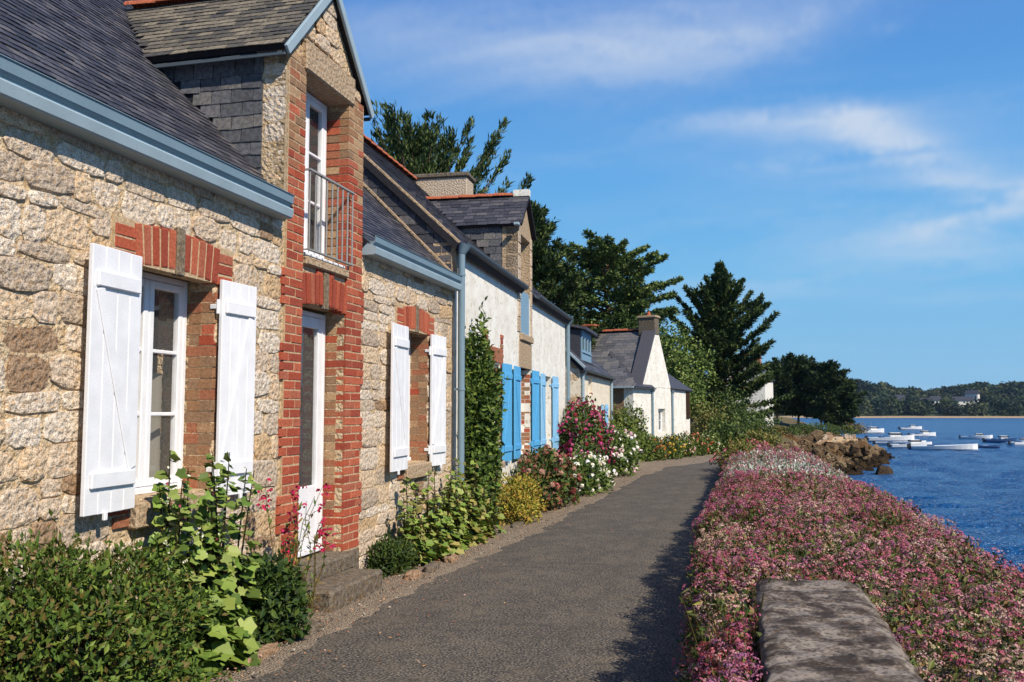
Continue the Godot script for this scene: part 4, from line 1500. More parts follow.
func twigs(b: MB, c: Vector3, rad: Vector3, n: int, r0: float, col: Color) -> void:
	b.col = col
	for k in n:
		var d := dir3()
		d.y = absf(d.y)
		var e := c + d * rad * 0.85
		var m := c.lerp(e, 0.5) + Vector3(R(-0.1, 0.1), -0.05, R(-0.1, 0.1)) * rad.x
		b.path([Vector3(c.x + R(-0.1, 0.1) * rad.x, 0, c.z + R(-0.1, 0.1) * rad.z), m, e], [r0, r0 * 0.7, r0 * 0.3], 4)

func shoots(b: MB, c: Vector3, rad: Vector3, n: int, len: float, ll: float, lw: float, pal: Array) -> void:
	for k in n:
		var d := dir3()
		d.y = absf(d.y) * 0.8 + 0.35
		d = d.normalized()
		var p := c + d * rad * R(0.85, 1.0)
		var q := (d * 0.5 + Vector3(R(-0.3, 0.3), 1.0, R(-0.3, 0.3))).normalized()
		var L := len * R(0.5, 1.2)
		for e in int(L / ll * 3.0) + 2:
			var t := R(0.0, 1.0)
			var a := p + q * L * t
			var o := (dir3() + q * 0.8).normalized()
			var nn := dir3()
			nn = (nn - o * nn.dot(o)).normalized()
			b.leaf(a, o, nn, ll * R(0.7, 1.1) * (1.0 - 0.4 * t), lw * R(0.7, 1.1) * (1.0 - 0.4 * t), vary(pick(pal)))

func blossoms(b: MB, c: Vector3, rad: Vector3, n: int, size: float, petals: int, pal: Array, floor_y := 0.1, face := Vector3.ZERO, lump := 0.25, sd := 1) -> void:
	# rounded heads of small petals over the surface of a bush
	var nz := FastNoiseLite.new()
	nz.seed = sd
	nz.frequency = 1.0
	nz.fractal_octaves = 3
	var k := 0
	var guard := 0
	while k < n and guard < n * 8:
		guard += 1
		var d := dir3()
		if d.y < -0.5 or (face != Vector3.ZERO and d.dot(face) < -0.15):
			continue
		var r := 1.0 + lump * 1.6 * nz.get_noise_3d(d.x * 1.5 + c.x, d.y * 1.5 + c.y, d.z * 1.5 + c.z) + lump * 0.8 * nz.get_noise_3d(d.x * 4 + c.x, d.y * 4, d.z * 4 + c.z)
		var p := c + d * rad * r * R(0.92, 1.06)
		if p.y < floor_y:
			continue
		k += 1
		flower_head(b, p, (d / rad).normalized(), size * R(0.7, 1.25), petals, pick(pal))

func flower_head(b: MB, p: Vector3, o: Vector3, s: float, petals: int, col: Color) -> void:
	for e in petals:
		var q := (dir3() + o * 0.9).normalized()
		var a := p + q * s * 0.35
		var t := (dir3() + q * 0.3)
		t = (t - q * t.dot(q)).normalized()
		b.leaf(a - t * s * 0.28, t, q, s * 0.56, s * 0.5, vary(col, 0.18))

func bush(called: String, label: String, category: String, at: Vector3, rad: Vector3, n: int, ll: float, lw: float, pal: Array, lump := 0.25, more := {}) -> Node3D:
	var t := thing(called, label, category, at, 0.0, more.get("group", ""))
	var c := Vector3(0, rad.y * more.get("lift", 0.55), 0)
	var b := MB.new()
	var sd := rng.randi() % 1000
	var P := lin(pal)
	leaves_in(b, c, rad, n, ll, lw, P, lump, sd, 0.02, more.get("inner", 0.5), more.get("lobes", false))
	if more.has("shoots"):
		shoots(b, c, rad, more.shoots, more.get("shoot_length", 0.3), ll, lw, P)
	part("foliage", b.mesh(), M.leaves, t)
	var w := MB.new()
	twigs(w, c, rad, more.get("twigs", 14), more.get("twig", 0.01), Color(0.09, 0.065, 0.04))
	part("stem", w.mesh(), M.stem, t)
	if more.has("flowers"):
		for f in more.flowers:      # [count, size, petals, colours, lowest, facing]
			var fb := MB.new()
			blossoms(fb, c, rad, f[0], f[1], f[2], lin(f[3]), f[4], f[5], lump, sd)
			part("blossom", fb.mesh(), M.petals, t)
	return t

func mallow(called: String, label: String, at: Vector3, wide: float, deep: float, tall: float, n: int, ll: float, pal: Array, buds: Array) -> Node3D:
	# upright stalks with broad lobed leaves
	var t := thing(called, label, "plant", at, 0.0)
	var b := MB.new()
	var s := MB.new()
	var f := MB.new()
	var P := lin(pal)
	var B := lin(buds)
	for k in n:
		var p := Vector3(R(-deep, deep) * 0.6, 0, R(-wide, wide))
		var H := tall * (0.4 + 0.6 * pow(rng.randf(), 1.6))
		var lean := Vector3(R(-0.05, 0.3) * deep, 0, R(-0.18, 0.18))
		var m := p + lean * 0.4 + Vector3(0, H * 0.5, 0)
		var e := p + lean + Vector3(0, H, 0)
		s.col = Color(0.12, 0.14, 0.05) if k % 3 else Color(0.14, 0.09, 0.05)
		s.path([p, m, e], [0.009, 0.007, 0.003], 5)
		var cnt := int(H / ll * 5.0) + 4
		for q in cnt:
			var u := pow(rng.randf(), 1.25)
			var a := (p.lerp(m, u * 2) if u < 0.5 else m.lerp(e, u * 2 - 1))
			var d := dir3()
			d.y = absf(d.y) * 0.3 - 0.25
			d = d.normalized()
			var arm := ll * R(0.4, 1.1) * (1.1 - u)
			var z := a + d * arm
			s.tube(a, z, 0.003, 0.002, 3, false)
			var nn := (Vector3.UP * 0.7 + Vector3(0.55, 0, 0) + dir3() * 0.5)
			nn = (nn - d * nn.dot(d)).normalized()
			b.lobed(z, d, nn, ll * R(0.55, 1.15) * (1.15 - 0.65 * u), vary(pick(P), 0.3))
		for q in 5:
			flower_head(f, m.lerp(e, R(0.5, 1.0)) + dir3() * 0.015, dir3(), R(0.018, 0.035), 5, pick(B))
	part("foliage", b.mesh(), M.leaves, t)
	part("stem", s.mesh(), M.stem, t)
	part("bud", f.mesh(), M.petals, t).set_meta("kind", "stuff")
	return t

# ---------------------------------------------------------------- trees
func trunk_at(pts: Array, t: float) -> Vector3:
	var k := clampf(t, 0, 0.999) * (pts.size() - 1)
	return (pts[int(k)] as Vector3).lerp(pts[int(k) + 1], k - int(k))

func conifer(called: String, label: String, at: Vector3, H: float, rad: float, o := {}) -> Node3D:
	var t := thing(called, label, "tree", at, 0.0, o.get("group", ""))
	var w := MB.new()
	var b := MB.new()
	var P := lin(o.get("pal", [C(38, 52, 30), C(48, 64, 34), C(62, 76, 40), C(30, 42, 28)]))
	var pts := []
	var rr := []
	var bend: float = o.get("bend", 0.03)
	for k in 7:
		pts.append(Vector3(R(-1, 1) * bend * H * k / 6.0, H * 0.97 * k / 6.0, R(-1, 1) * bend * H * k / 6.0))
		rr.append(lerpf(o.get("girth", 0.022) * H, 0.02, k / 6.0))
	w.path(pts, rr, 8)
	var nb: int = o.get("branches", 80)
	var low: float = o.get("low", 0.12)
	var ll: float = o.get("leaf", 0.36)
	var lw: float = o.get("width", 0.11)
	var dens: float = o.get("dens", 9.0)
	var flat: float = o.get("flat", 0.35)
	var prof: Array = o.get("profile", [[0.0, 0.75], [0.25, 1.0], [0.6, 0.72], [0.85, 0.36], [1.0, 0.1]])
	for k in nb:
		var f := (k + 0.5) / nb
		var u := lerpf(low, 1.0, f)
		var L := 0.1
		for q in prof.size() - 1:
			if f >= prof[q][0]:
				L = lerpf(prof[q][1], prof[q + 1][1], (f - prof[q][0]) / (prof[q + 1][0] - prof[q][0]))
		L *= rad * R(0.62 - o.get("spread", 0.0) * 0.5, 1.12 + o.get("spread", 0.0) * 0.35)
		var az := k * 2.399 + R(-0.5, 0.5)
		var el: float = lerpf(o.get("el0", 0.1), o.get("el1", 0.9), f) + R(-0.18, 0.18)
		var p0 := trunk_at(pts, u)
		var d := Vector3(cos(az) * cos(el), sin(el), sin(az) * cos(el))
		var lat := d.cross(Vector3.UP).normalized()
		var rise: float = o.get("rise", 0.12)
		var at_u := func(x: float) -> Vector3: return p0 + d * L * x + Vector3.UP * rise * L * x * x
		var br := [p0, at_u.call(0.5), at_u.call(0.95)]
		w.path(br, [0.012 * L + 0.02, 0.008 * L + 0.012, 0.008], 4)
		var m := int(L * dens) + 3
		for q in m:
			var x := lerpf(o.get("bare", 0.22), 1.0, pow(rng.randf(), 0.7))
			var wd := flat * L * (1.05 - x * 0.85) * 0.8 + 0.05
			var c: Vector3 = at_u.call(x) + lat * R(-wd, wd) + Vector3(0, R(-0.06, 0.1) * wd * 2.0, 0)
			var side := lat * R(-1, 1)
			for e in o.get("per", 6):
				var g := (d * 0.7 + side * 0.9 + dir3() * 0.75 + Vector3(0, o.get("perk", 0.25), 0)).normalized()
				var nn := Vector3.UP + dir3() * 0.7
				nn = (nn - g * nn.dot(g)).normalized()
				b.leaf(c + dir3() * ll * 0.35, g, nn, ll * R(0.6, 1.15), lw * R(0.7, 1.2), vary(pick(P), 0.3))
	part("trunk", w.mesh(), M.get(o.get("bark", "bark")), t)
	part("crown", b.mesh(), M.needles, t)
	return t

func broadleaf(called: String, label: String, at: Vector3, H: float, rad: Vector3, n: int, ll: float, pal: Array, clumps := 14, group := "", bark := "bark") -> Node3D:
	var t := thing(called, label, "tree", at, 0.0, group)
	var w := MB.new()
	var b := MB.new()
	var P := lin(pal)
	var top := Vector3(0, H - rad.y, 0)
	w.path([Vector3.ZERO, Vector3(R(-0.1, 0.1), top.y * 0.5, R(-0.1, 0.1)), top], [0.03 * H, 0.022 * H, 0.014 * H], 8)
	for k in clumps:
		var d := dir3()
		var c := top + d * rad * R(0.35, 0.8)
		w.path([top * R(0.5, 0.95), (top + c) * 0.5 + dir3() * 0.15, c], [0.012 * H, 0.008 * H, 0.003 * H], 5)
		var s := R(0.3, 0.5)
		leaves_in(b, c, rad * s, n / clumps, ll, ll * 0.62, P, 0.35, rng.randi() % 999, -9.0, 0.7)
	part("trunk", w.mesh(), M[bark], t)
	part("crown", b.mesh(), M.leaves, t)
	return t

func make_trees() -> void:
	var dark := [C(62, 78, 44), C(76, 92, 50), C(98, 112, 60), C(50, 64, 40)]
	conifer("conifer_tree", "dark spiky conifer rising behind the wide stone chimney", Vector3(-10.4, 0.2, -28.5), 10.3, 3.1, {"branches": 110, "spread": 0.5, "leaf": 0.28, "width": 0.06, "dens": 17.0, "el0": 0.25, "el1": 1.15, "rise": 0.35, "low": 0.4, "perk": 0.7, "flat": 0.2, "per": 7, "profile": [[0.0, 0.9], [0.35, 1.25], [0.65, 0.85], [1.0, 0.18]], "pal": dark})
	conifer("conifer_tree", "tall dark conifer close behind the white cottage's dormer", Vector3(-9.0, 0.2, -38.5), 10.6, 2.7, {"branches": 140, "leaf": 0.3, "width": 0.1, "dens": 16.0, "el0": 0.1, "el1": 1.0, "rise": 0.2, "low": 0.2, "profile": [[0.0, 1.0], [0.3, 1.1], [0.6, 0.85], [0.85, 0.45], [1.0, 0.1]], "pal": dark})
	conifer("pine_tree", "broad round-topped pine behind the gabled house", Vector3(-8.1, 0.1, -55.0), 11.6, 4.2, {"branches": 100, "spread": 0.35, "leaf": 0.25, "width": 0.11, "dens": 30.0, "per": 8, "perk": 0.05, "el0": -0.12, "el1": 0.42, "rise": 0.05, "low": 0.44, "flat": 0.5, "bare": 0.3, "girth": 0.026, "profile": [[0.0, 0.85], [0.2, 1.0], [0.55, 0.95], [0.8, 0.75], [1.0, 0.4]], "bark": "bark_pale", "pal": [C(82, 100, 54), C(102, 120, 62), C(126, 140, 76), C(62, 78, 46)]})
	conifer("cypress_tree", "large spreading cypress with layered branches right of the gabled house", Vector3(-1.35, 0.0, -62.0), 11.7, 3.9, {"branches": 210, "per": 7, "leaf": 0.32, "width": 0.11, "dens": 21.0, "el0": -0.05, "el1": 0.95, "rise": 0.2, "low": 0.06, "flat": 0.16, "bare": 0.2, "spread": 0.5, "profile": [[0.0, 0.85], [0.25, 1.05], [0.5, 0.86], [0.68, 0.56], [0.82, 0.28], [0.92, 0.12], [1.0, 0.02]], "bark": "bark_pale", "pal": dark})
	broadleaf("green_tree", "fresh green leafy tree beside the white gable", Vector3(-2.9, 0, -49.5), 6.5, Vector3(1.7, 3.1, 1.7), 9000, 0.17, [C(92, 112, 54), C(110, 128, 62), C(76, 96, 46), C(128, 140, 76)], 18)
	broadleaf("green_tree", "darker leafy tree between the pine and the white gable", Vector3(-5.6, 0, -52.0), 7.2, Vector3(2.0, 2.6, 1.8), 7000, 0.18, [C(62, 82, 40), C(78, 96, 46), C(52, 70, 36)], 14)
	broadleaf("hedge_tree", "dark evergreen mass behind the small cottage roof", Vector3(-11.0, 0, -46.0), 6.6, Vector3(3.2, 2.8, 2.2), 8000, 0.2, [C(44, 58, 32), C(56, 72, 38), C(36, 48, 28)], 18)
	# pines out on the point
	var spots := [[3.8, -106.0, 6.4, 2.7], [6.2, -108.0, 6.9, 3.2], [8.4, -105.0, 6.2, 3.0], [10.4, -107.0, 4.6, 2.6]]
	var says := ["leftmost pine of the grove on the headland", "tallest pine of the headland grove, second from the left", "headland pine third from the left with pale trunk", "low rightmost pine of the headland grove by the water"]
	for k in 4:
		var s: Array = spots[k]
		conifer("headland_pine", says[k], Vector3(s[0], land_height(s[0], s[1]) - 0.1, s[1]), s[2] - land_height(s[0], s[1]), s[3], {"branches": 110, "leaf": 0.5, "width": 0.2, "dens": 9.0, "el0": 0.0, "el1": 0.8, "rise": 0.1, "low": 0.2, "flat": 0.6, "bare": 0.25, "girth": 0.02, "spread": 0.3, "profile": [[0.0, 0.5], [0.25, 0.9], [0.5, 1.05], [0.75, 0.85], [1.0, 0.35]], "bark": "bark_pale", "pal": [C(44, 58, 36), C(56, 70, 40), C(70, 82, 46)], "group": "pines on the headland"})
	# shrubs between the bend and the headland
	var green := [C(70, 88, 44), C(86, 104, 50), C(58, 74, 38), C(104, 116, 60)]
	var sh := [["round green shrub at the foot of the big cypress", -0.6, -50.0, 1.5, 1.9], ["green shrub under the cypress's right side", 0.6, -54.0, 1.4, 1.15], ["low dry bush on the bank right of the lane's end", 0.6, -44.0, 1.0, 0.45], ["dark hedge where the lane disappears round the bend", -0.75, -38.0, 0.8, 0.85], ["yellowing shrub beside the bend, below the cypress", -1.6, -45.5, 1.1, 1.3]]
	for s in sh:
		bush("roadside_shrub", s[0], "shrub", Vector3(s[1], land_height(s[1], s[2]) - 0.05, s[2]), Vector3(s[3], s[4], s[3]), 3000, 0.13, 0.08, green if not (s[2] in [-45.5, -44.0]) else [C(120, 118, 62), C(134, 124, 70), C(96, 104, 54)], 0.35)
	for k in 7:
		var x := 0.6 + k * 1.28 + R(-0.2, 0.2)
		var z := -63.4 - k * 1.5
		bush("headland_scrub", ["dry scrub at the landward end of the stone retaining wall", "second scrub along the retaining wall", "third scrub along the retaining wall", "middle scrub of the row above the rocks", "fifth scrub of the row above the rocks", "small scrub near the point", "last tuft of scrub at the point's end"][k], "shrub", Vector3(x, -0.1, z), Vector3(R(0.7, 1.1), R(0.3, 0.55), 0.7), 1100, 0.14, 0.06, pick([[C(120, 104, 62), C(140, 118, 70), C(96, 92, 50)], green, [C(58, 70, 38), C(70, 82, 42)]]), 0.4, {"group": "scrub along the headland"})

# ---------------------------------------------------------------- plants along the cottages
func make_garden() -> void:
	var olive := [C(72, 94, 38), C(88, 108, 44), C(58, 76, 32), C(108, 124, 52), C(74, 96, 40), C(104, 92, 50)]
	bush("evergreen_bush", "big dense evergreen bush under the nearest window, lower left corner", "bush", Vector3(-3.15, 0, -3.7), Vector3(0.55, 0.6, 0.8), 18000, 0.044, 0.02, olive, 0.28, {"shoots": 130, "shoot_length": 0.14, "inner": 0.42, "twigs": 40})
	mallow("mallow_plant", "tall light green broad-leaved plant climbing beside the nearest window", Vector3(-3.32, 0, -4.98), 0.46, 0.22, 1.36, 52, 0.12, [C(122, 142, 66), C(104, 126, 56), C(140, 154, 82), C(86, 108, 48)], [C(232, 232, 206), C(196, 190, 120), C(150, 70, 80)])
	bush("dark_shrub", "dark glossy shrub left of the stone steps", "bush", Vector3(-3.28, 0, -5.78), Vector3(0.27, 0.36, 0.34), 3600, 0.062, 0.034, [C(52, 72, 34), C(64, 84, 38), C(44, 60, 32), C(78, 96, 44)], 0.3, {"shoots": 24, "shoot_length": 0.22})
	var val := thing("valerian_plant", "thin red valerian stems leaning in front of the white door", "plant", Vector3(-3.3, 0, -6.35))
	var vs := MB.new()
	var vl := MB.new()
	var vf := MB.new()
	for k in 16:
		var p := Vector3(R(-0.12, 0.12), 0, R(-0.35, 0.3))
		var e := p + Vector3(R(-0.1, 0.2), R(0.55, 1.1), R(-0.35, 0.2))
		var m := p.lerp(e, 0.5) + Vector3(R(-0.05, 0.05), 0.06, R(-0.1, 0.1))
		vs.col = Color(0.5, 0.45, 0.2)
		vs.path([p, p.lerp(m, 0.5) + dir3() * 0.02, m, m.lerp(e, 0.5) + dir3() * 0.03, e], [0.004, 0.004, 0.003, 0.003, 0.002], 4)
		for q in 16:
			var a := m.lerp(p, R(0, 0.8)) if q % 2 else m.lerp(e, R(0, 0.7))
			var d := dir3()
			d.y = absf(d.y)
			vl.leaf(a, d.normalized(), Vector3.UP, R(0.05, 0.09), R(0.018, 0.03), vary(pick(lin([C(110, 124, 62), C(90, 108, 52), C(150, 130, 70)]))))
		if k % 2 == 0:
			for q in 14:
				flower_head(vf, e + dir3() * 0.045 - Vector3(0, R(0, 0.2), 0), Vector3.UP, R(0.03, 0.05), 7, pick(lin([C(188, 40, 84), C(200, 60, 100), C(164, 34, 70)])))
	part("stem", vs.mesh(), M.stem, val)
	part("foliage", vl.mesh(), M.leaves, val)
	part("blossom", vf.mesh(), M.petals, val)
	bush("small_shrub", "small dark shrub right of the stone steps", "bush", Vector3(-3.4, 0, -8.5), Vector3(0.2, 0.2, 0.34), 1700, 0.055, 0.024, [C(60, 78, 36), C(76, 92, 42), C(50, 66, 34)], 0.3, {"shoots": 14, "shoot_length": 0.12})
	mallow("mallow_plant", "cluster of pale green broad-leaved plants below the second white-shuttered window", Vector3(-3.33, 0, -9.6), 0.75, 0.2, 0.98, 44, 0.115, [C(126, 146, 68), C(106, 128, 58), C(148, 158, 86), C(150, 142, 82)], [C(222, 214, 190), C(170, 150, 96)])
	mallow("mallow_plant", "broad-leaved plants at the foot of the downpipe", Vector3(-3.3, 0, -10.95), 0.55, 0.2, 1.05, 30, 0.105, [C(100, 120, 52), C(120, 134, 62), C(138, 132, 72)], [C(214, 190, 170), C(160, 130, 90)])
	bush("climbing_shrub", "tall climbing shrub covering the white wall beside the downpipe", "bush", Vector3(-3.44, 0, -11.72), Vector3(0.22, 1.38, 0.44), 7500, 0.085, 0.05, [C(92, 112, 50), C(70, 92, 42), C(110, 126, 58), C(56, 74, 36)], 0.35, {"lift": 0.92, "shoots": 40, "shoot_length": 0.35, "twig": 0.016})
	bush("golden_bush", "low yellow-green bush before the blue shutters", "bush", Vector3(-3.22, 0, -12.85), Vector3(0.36, 0.42, 0.7), 4200, 0.055, 0.024, [C(142, 138, 54), C(164, 150, 60), C(116, 118, 48), C(176, 140, 62)], 0.25, {"shoots": 30, "shoot_length": 0.12})
	bush("hydrangea_bush", "hydrangea with faded reddish heads below the blue shutters", "bush", Vector3(-3.25, 0, -15.0), Vector3(0.48, 0.6, 1.25), 6000, 0.085, 0.05, [C(70, 88, 42), C(88, 104, 50), C(112, 84, 56), C(56, 72, 38)], 0.28, {"flowers": [[75, 0.11, 12, [C(140, 70, 68), C(166, 104, 92), C(120, 58, 58), C(180, 138, 120)], 0.15, Vector3(0.8, 0.5, 0.4)]]})
	bush("white_flower_bush", "mound of white flowers at the foot of the white cottage", "bush", Vector3(-3.1, 0, -17.8), Vector3(0.5, 0.45, 1.3), 4200, 0.085, 0.05, [C(84, 104, 50), C(104, 120, 58), C(66, 84, 42)], 0.25, {"flowers": [[85, 0.11, 12, [C(244, 240, 224), C(236, 226, 202), C(248, 246, 238)], 0.1, Vector3(0.8, 0.5, 0.4)]]})
	bush("crimson_flower_bush", "tall crimson flowering bush at the white cottage's far corner", "bush", Vector3(-3.55, 0, -20.4), Vector3(0.55, 1.0, 1.5), 5200, 0.1, 0.06, [C(70, 88, 42), C(92, 106, 52), C(56, 72, 38)], 0.3, {"lift": 0.75, "flowers": [[300, 0.10, 10, [C(168, 44, 94), C(194, 78, 128), C(150, 50, 60), C(210, 116, 150), C(140, 44, 78)], 0.4, Vector3(0.8, 0.4, 0.5)]]})
	bush("white_flower_bush", "white and blush blossoms beyond the crimson bush", "bush", Vector3(-3.05, 0, -22.6), Vector3(0.5, 0.75, 1.0), 2600, 0.1, 0.06, [C(84, 104, 50), C(104, 120, 58)], 0.25, {"flowers": [[75, 0.12, 10, [C(244, 236, 224), C(230, 190, 196), C(248, 244, 236)], 0.1, Vector3(0.8, 0.4, 0.5)]]})
	bush("garden_shrub", "leafy shrub in front of the gabled house's stone wing", "bush", Vector3(-4.0, 0, -31.2), Vector3(0.8, 1.05, 1.1), 4200, 0.12, 0.07, [C(96, 112, 50), C(78, 94, 44), C(112, 120, 56)], 0.35, {"shoots": 30, "shoot_length": 0.5})
	bush("garden_shrub", "lower green shrub beside the lane before the white gable", "bush", Vector3(-3.4, 0, -29.0), Vector3(0.6, 0.6, 1.0), 2600, 0.11, 0.06, [C(86, 104, 48), C(104, 118, 56)], 0.3)
	var rows := [["border plant with orange-brown blooms, first along the white gable", -2.85, -29.6, [C(196, 132, 70), C(180, 96, 60)]], ["border plant with yellow blooms before the white gable", -2.35, -30.6, [C(222, 186, 72), C(206, 170, 80)]], ["border plant with blush blooms before the white gable", -2.0, -32.0, [C(226, 178, 170), C(236, 214, 204)]], ["border plant with red-brown blooms before the white gable", -1.6, -33.2, [C(184, 92, 68), C(206, 140, 110)]], ["last green border plant at the end of the white wall", -1.2, -34.6, [C(214, 206, 180), C(180, 190, 120)]]]
	for r in rows:
		bush("border_plant", r[0], "plant", Vector3(r[1], 0, r[2]), Vector3(0.42, 0.5, 0.5), 1500, 0.09, 0.05, [C(92, 108, 50), C(112, 122, 56), C(74, 90, 44)], 0.3, {"group": "border before the gabled house", "flowers": [[34, 0.1, 9, r[3], 0.1, Vector3(0.6, 0.3, 0.7)]]})

# ---------------------------------------------------------------- the flowering bank over the sea wall
var bank_line := [Vector2(-0.24, 0.02), Vector2(-0.35, 0.28), Vector2(-0.33, 0.56), Vector2(-0.16, 0.75), Vector2(0.25, 0.82), Vector2(0.9, 0.80), Vector2(1.45, 0.70), Vector2(1.85, 0.42), Vector2(2.2, -0.3), Vector2(2.6, -1.4)]

func bank_at(t: float) -> Vector2:
	var k := clampf(t, 0, 0.9999) * (bank_line.size() - 1)
	return (bank_line[int(k)] as Vector2).lerp(bank_line[int(k) + 1], k - int(k))

func make_flower_bank() -> void:
	var lump := FastNoiseLite.new()
	lump.seed = 31
	lump.frequency = 1.1
	lump.fractal_octaves = 3
	var tone := FastNoiseLite.new()
	tone.seed = 8
	tone.frequency = 0.8
	tone.fractal_octaves = 3
	var clump := FastNoiseLite.new()
	clump.seed = 19
	clump.noise_type = FastNoiseLite.TYPE_CELLULAR
	clump.cellular_return_type = FastNoiseLite.RETURN_CELL_VALUE
	clump.frequency = 8.0
	clump.fractal_type = FastNoiseLite.FRACTAL_NONE
	# earth under it
	var e := MB.new()
	var prev := []
	var z := 1.5
	while z > -26.0:
		var row := []
		for k in 19:
			var q := bank_at(k / 18.0)
			var r := bank_at(k / 18.0 + 0.01) - bank_at(k / 18.0 - 0.01)
			var n := Vector2(-r.y, r.x).normalized()
			var d := -0.17
			if q.x > -0.1 and q.x < 0.66 and z > -4.8:
				d = -0.3
			if q.x < 0.0:
				q.x *= clampf(-z / 7.0, 0.2, 1.0)
			row.append(e.vert(Vector3(q.x + n.x * d, q.y + n.y * d - 0.16 * smoothstep(6.0, 18.0, -z) * clampf(q.y * 2.0, 0, 1), z)))
		if prev:
			for k in 18:
				e.face(prev[k], prev[k + 1], row[k + 1])
				e.face(prev[k], row[k + 1], row[k])
		prev = row
		z -= 0.5
	struct("bank", e.mesh(true), M.soil, "earth bank under the flowers")
	var carpet := Node3D.new()
	carpet.name = "flower_carpet"
	add_child(carpet)
	tag(carpet, "carpet of dusty pink flowers spilling over the sea wall", "flowers", "", "stuff")
	var heads: Array[ArrayMesh] = []
	for k in 5:
		var b := MB.new()
		for q in 15:
			var d := dir3()
			d.y = absf(d.y)
			var p := d * Vector3(0.9, 0.55, 0.9)
			var t := dir3()
			t = (t - d * t.dot(d)).normalized()
			b.leaf(p - t * 0.22, t, d, R(0.38, 0.52), R(0.3, 0.42), vary(Color(1, 1, 1), 0.22))
		b.leaf(Vector3(0, -1.2, 0), Vector3.UP, Vector3.RIGHT, 1.3, 0.1, Color(0.3, 0.5, 0.25))
		heads.append(b.mesh())
	var lists := [[], [], [], [], []]
	var cols := [[], [], [], [], []]
	var lf := MB.new()
	var pink := lin([C(188, 106, 126), C(172, 88, 110), C(194, 132, 140), C(160, 98, 126)])
	var pale := lin([C(198, 166, 150), C(188, 166, 136), C(182, 138, 130)])
	var deep := lin([C(142, 60, 74), C(132, 66, 66)])
	var greens := lin([C(84, 96, 48), C(66, 80, 40), C(106, 112, 58), C(120, 92, 62)])
	for k in 130000:
		# more of them close by
		var zz := -pow(R(1.0, pow(24.5, 0.42)), 1.0 / 0.42) + 0.35
		var t := R(0.02, 0.9)
		var q := bank_at(t)
		if q.x < 0.0:
			q.x *= clampf(-zz / 7.0, 0.2, 1.0)
		var r := bank_at(t + 0.02) - bank_at(t - 0.02)
		var n := Vector2(-r.y, r.x).normalized()
		var mound := absf(lump.get_noise_3d(q.x * 1.15, q.y * 1.15, zz * 1.0 + 3.0)) * 2.2
		var bump := 0.2 * minf(mound, 0.8) - 0.09 + 0.05 * lump.get_noise_3d(q.x * 5, q.y * 5, zz * 5)
		var o := Vector3(n.x, n.y, 0)
		var far := clampf(-zz / 24.0, 0, 1)
		if zz > -4.15 + 0.12 * lump.get_noise_2d(q.x * 9, 3.0) and q.x > 0.05 and q.x < 0.50 and t < 0.7:
			continue
		if zz > -2.4 and q.x < 0.0:
			continue
		if zz < -12.0 and zz > -18.0 + q.x and q.x > -0.05 and q.x < 1.6 and lump.get_noise_2d(q.x * 2.0, zz * 0.6) > -0.25 and zz < -13.0 - q.x * 0.6:
			continue            # the silvery patch grows here
		var p := Vector3(q.x, q.y - 0.16 * smoothstep(6.0, 18.0, -zz) * clampf(q.y * 2.0, 0, 1), zz) + o * (bump + R(-0.09, 0.015))
		var mix := tone.get_noise_3d(q.x * 1.3, 0.0, zz * 1.3)
		var gap := 0.6 * lump.get_noise_3d(q.x * 3.1 + 9.0, q.y * 3.0, zz * 3.1) + 0.75 * lump.get_noise_3d(q.x * 1.0 + 40.0, q.y, zz * 1.5)
		if k % 2 == 0 and mound > 0.16 and gap < 0.26 - (0.22 if q.x < -0.2 else 0.0):
			var cv := clump.get_noise_3d(q.x, q.y, zz)
			var c: Color = pink[int(absf(cv) * 97.0) % pink.size()]
			var rn := (cv * 0.5 + 0.5) * 0.8 + rng.randf() * 0.2 + mix * 0.7 + (0.12 if q.x > 0.5 else 0.0)
			if rn > 0.82:
				c = pick(pale)
			elif rn < 0.08:
				c = pick(deep)
			var s := R(0.011, 0.021) * (1.0 + far * 1.5)
			var up := (o + dir3() * 0.45 + Vector3(0, 0.3, 0)).normalized()
			var xx := up.cross(dir3()).normalized()
			var w := rng.randi() % 5
			lists[w].append(Transform3D(Basis(xx * s, up * s, xx.cross(up) * s), p + o * 0.02))
			cols[w].append(vary(c, 0.16))
		else:
			for g in 2:
				var d := (o * 0.5 + dir3() * 0.8).normalized()
				var nn := (o + dir3() * 0.6)
				nn = (nn - d * nn.dot(d)).normalized()
				var l := R(0.018, 0.036) * (1.0 + far * 1.8)
				lf.leaf(p - o * R(0.0, 0.06), d, nn, l, l * 0.42, vary(pick(greens), 0.3))
	part("foliage", lf.mesh(), M.leaves, carpet)
	for w in 5:
		var mm := MultiMesh.new()
		mm.transform_format = MultiMesh.TRANSFORM_3D
		mm.use_colors = true
		mm.mesh = heads[w]
		mm.instance_count = lists[w].size()
		for k in lists[w].size():
			mm.set_instance_transform(k, lists[w][k])
			mm.set_instance_color(k, cols[w][k])
		var o := MultiMeshInstance3D.new()
		o.name = "flower_heads"
		o.multimesh = mm
		o.material_override = M.petals
		carpet.add_child(o, true)
	# silvery plants further along the wall
	var sv := MB.new()
	var silver := lin([C(168, 176, 160), C(190, 196, 184), C(140, 150, 132), C(210, 212, 200), C(112, 124, 96)])
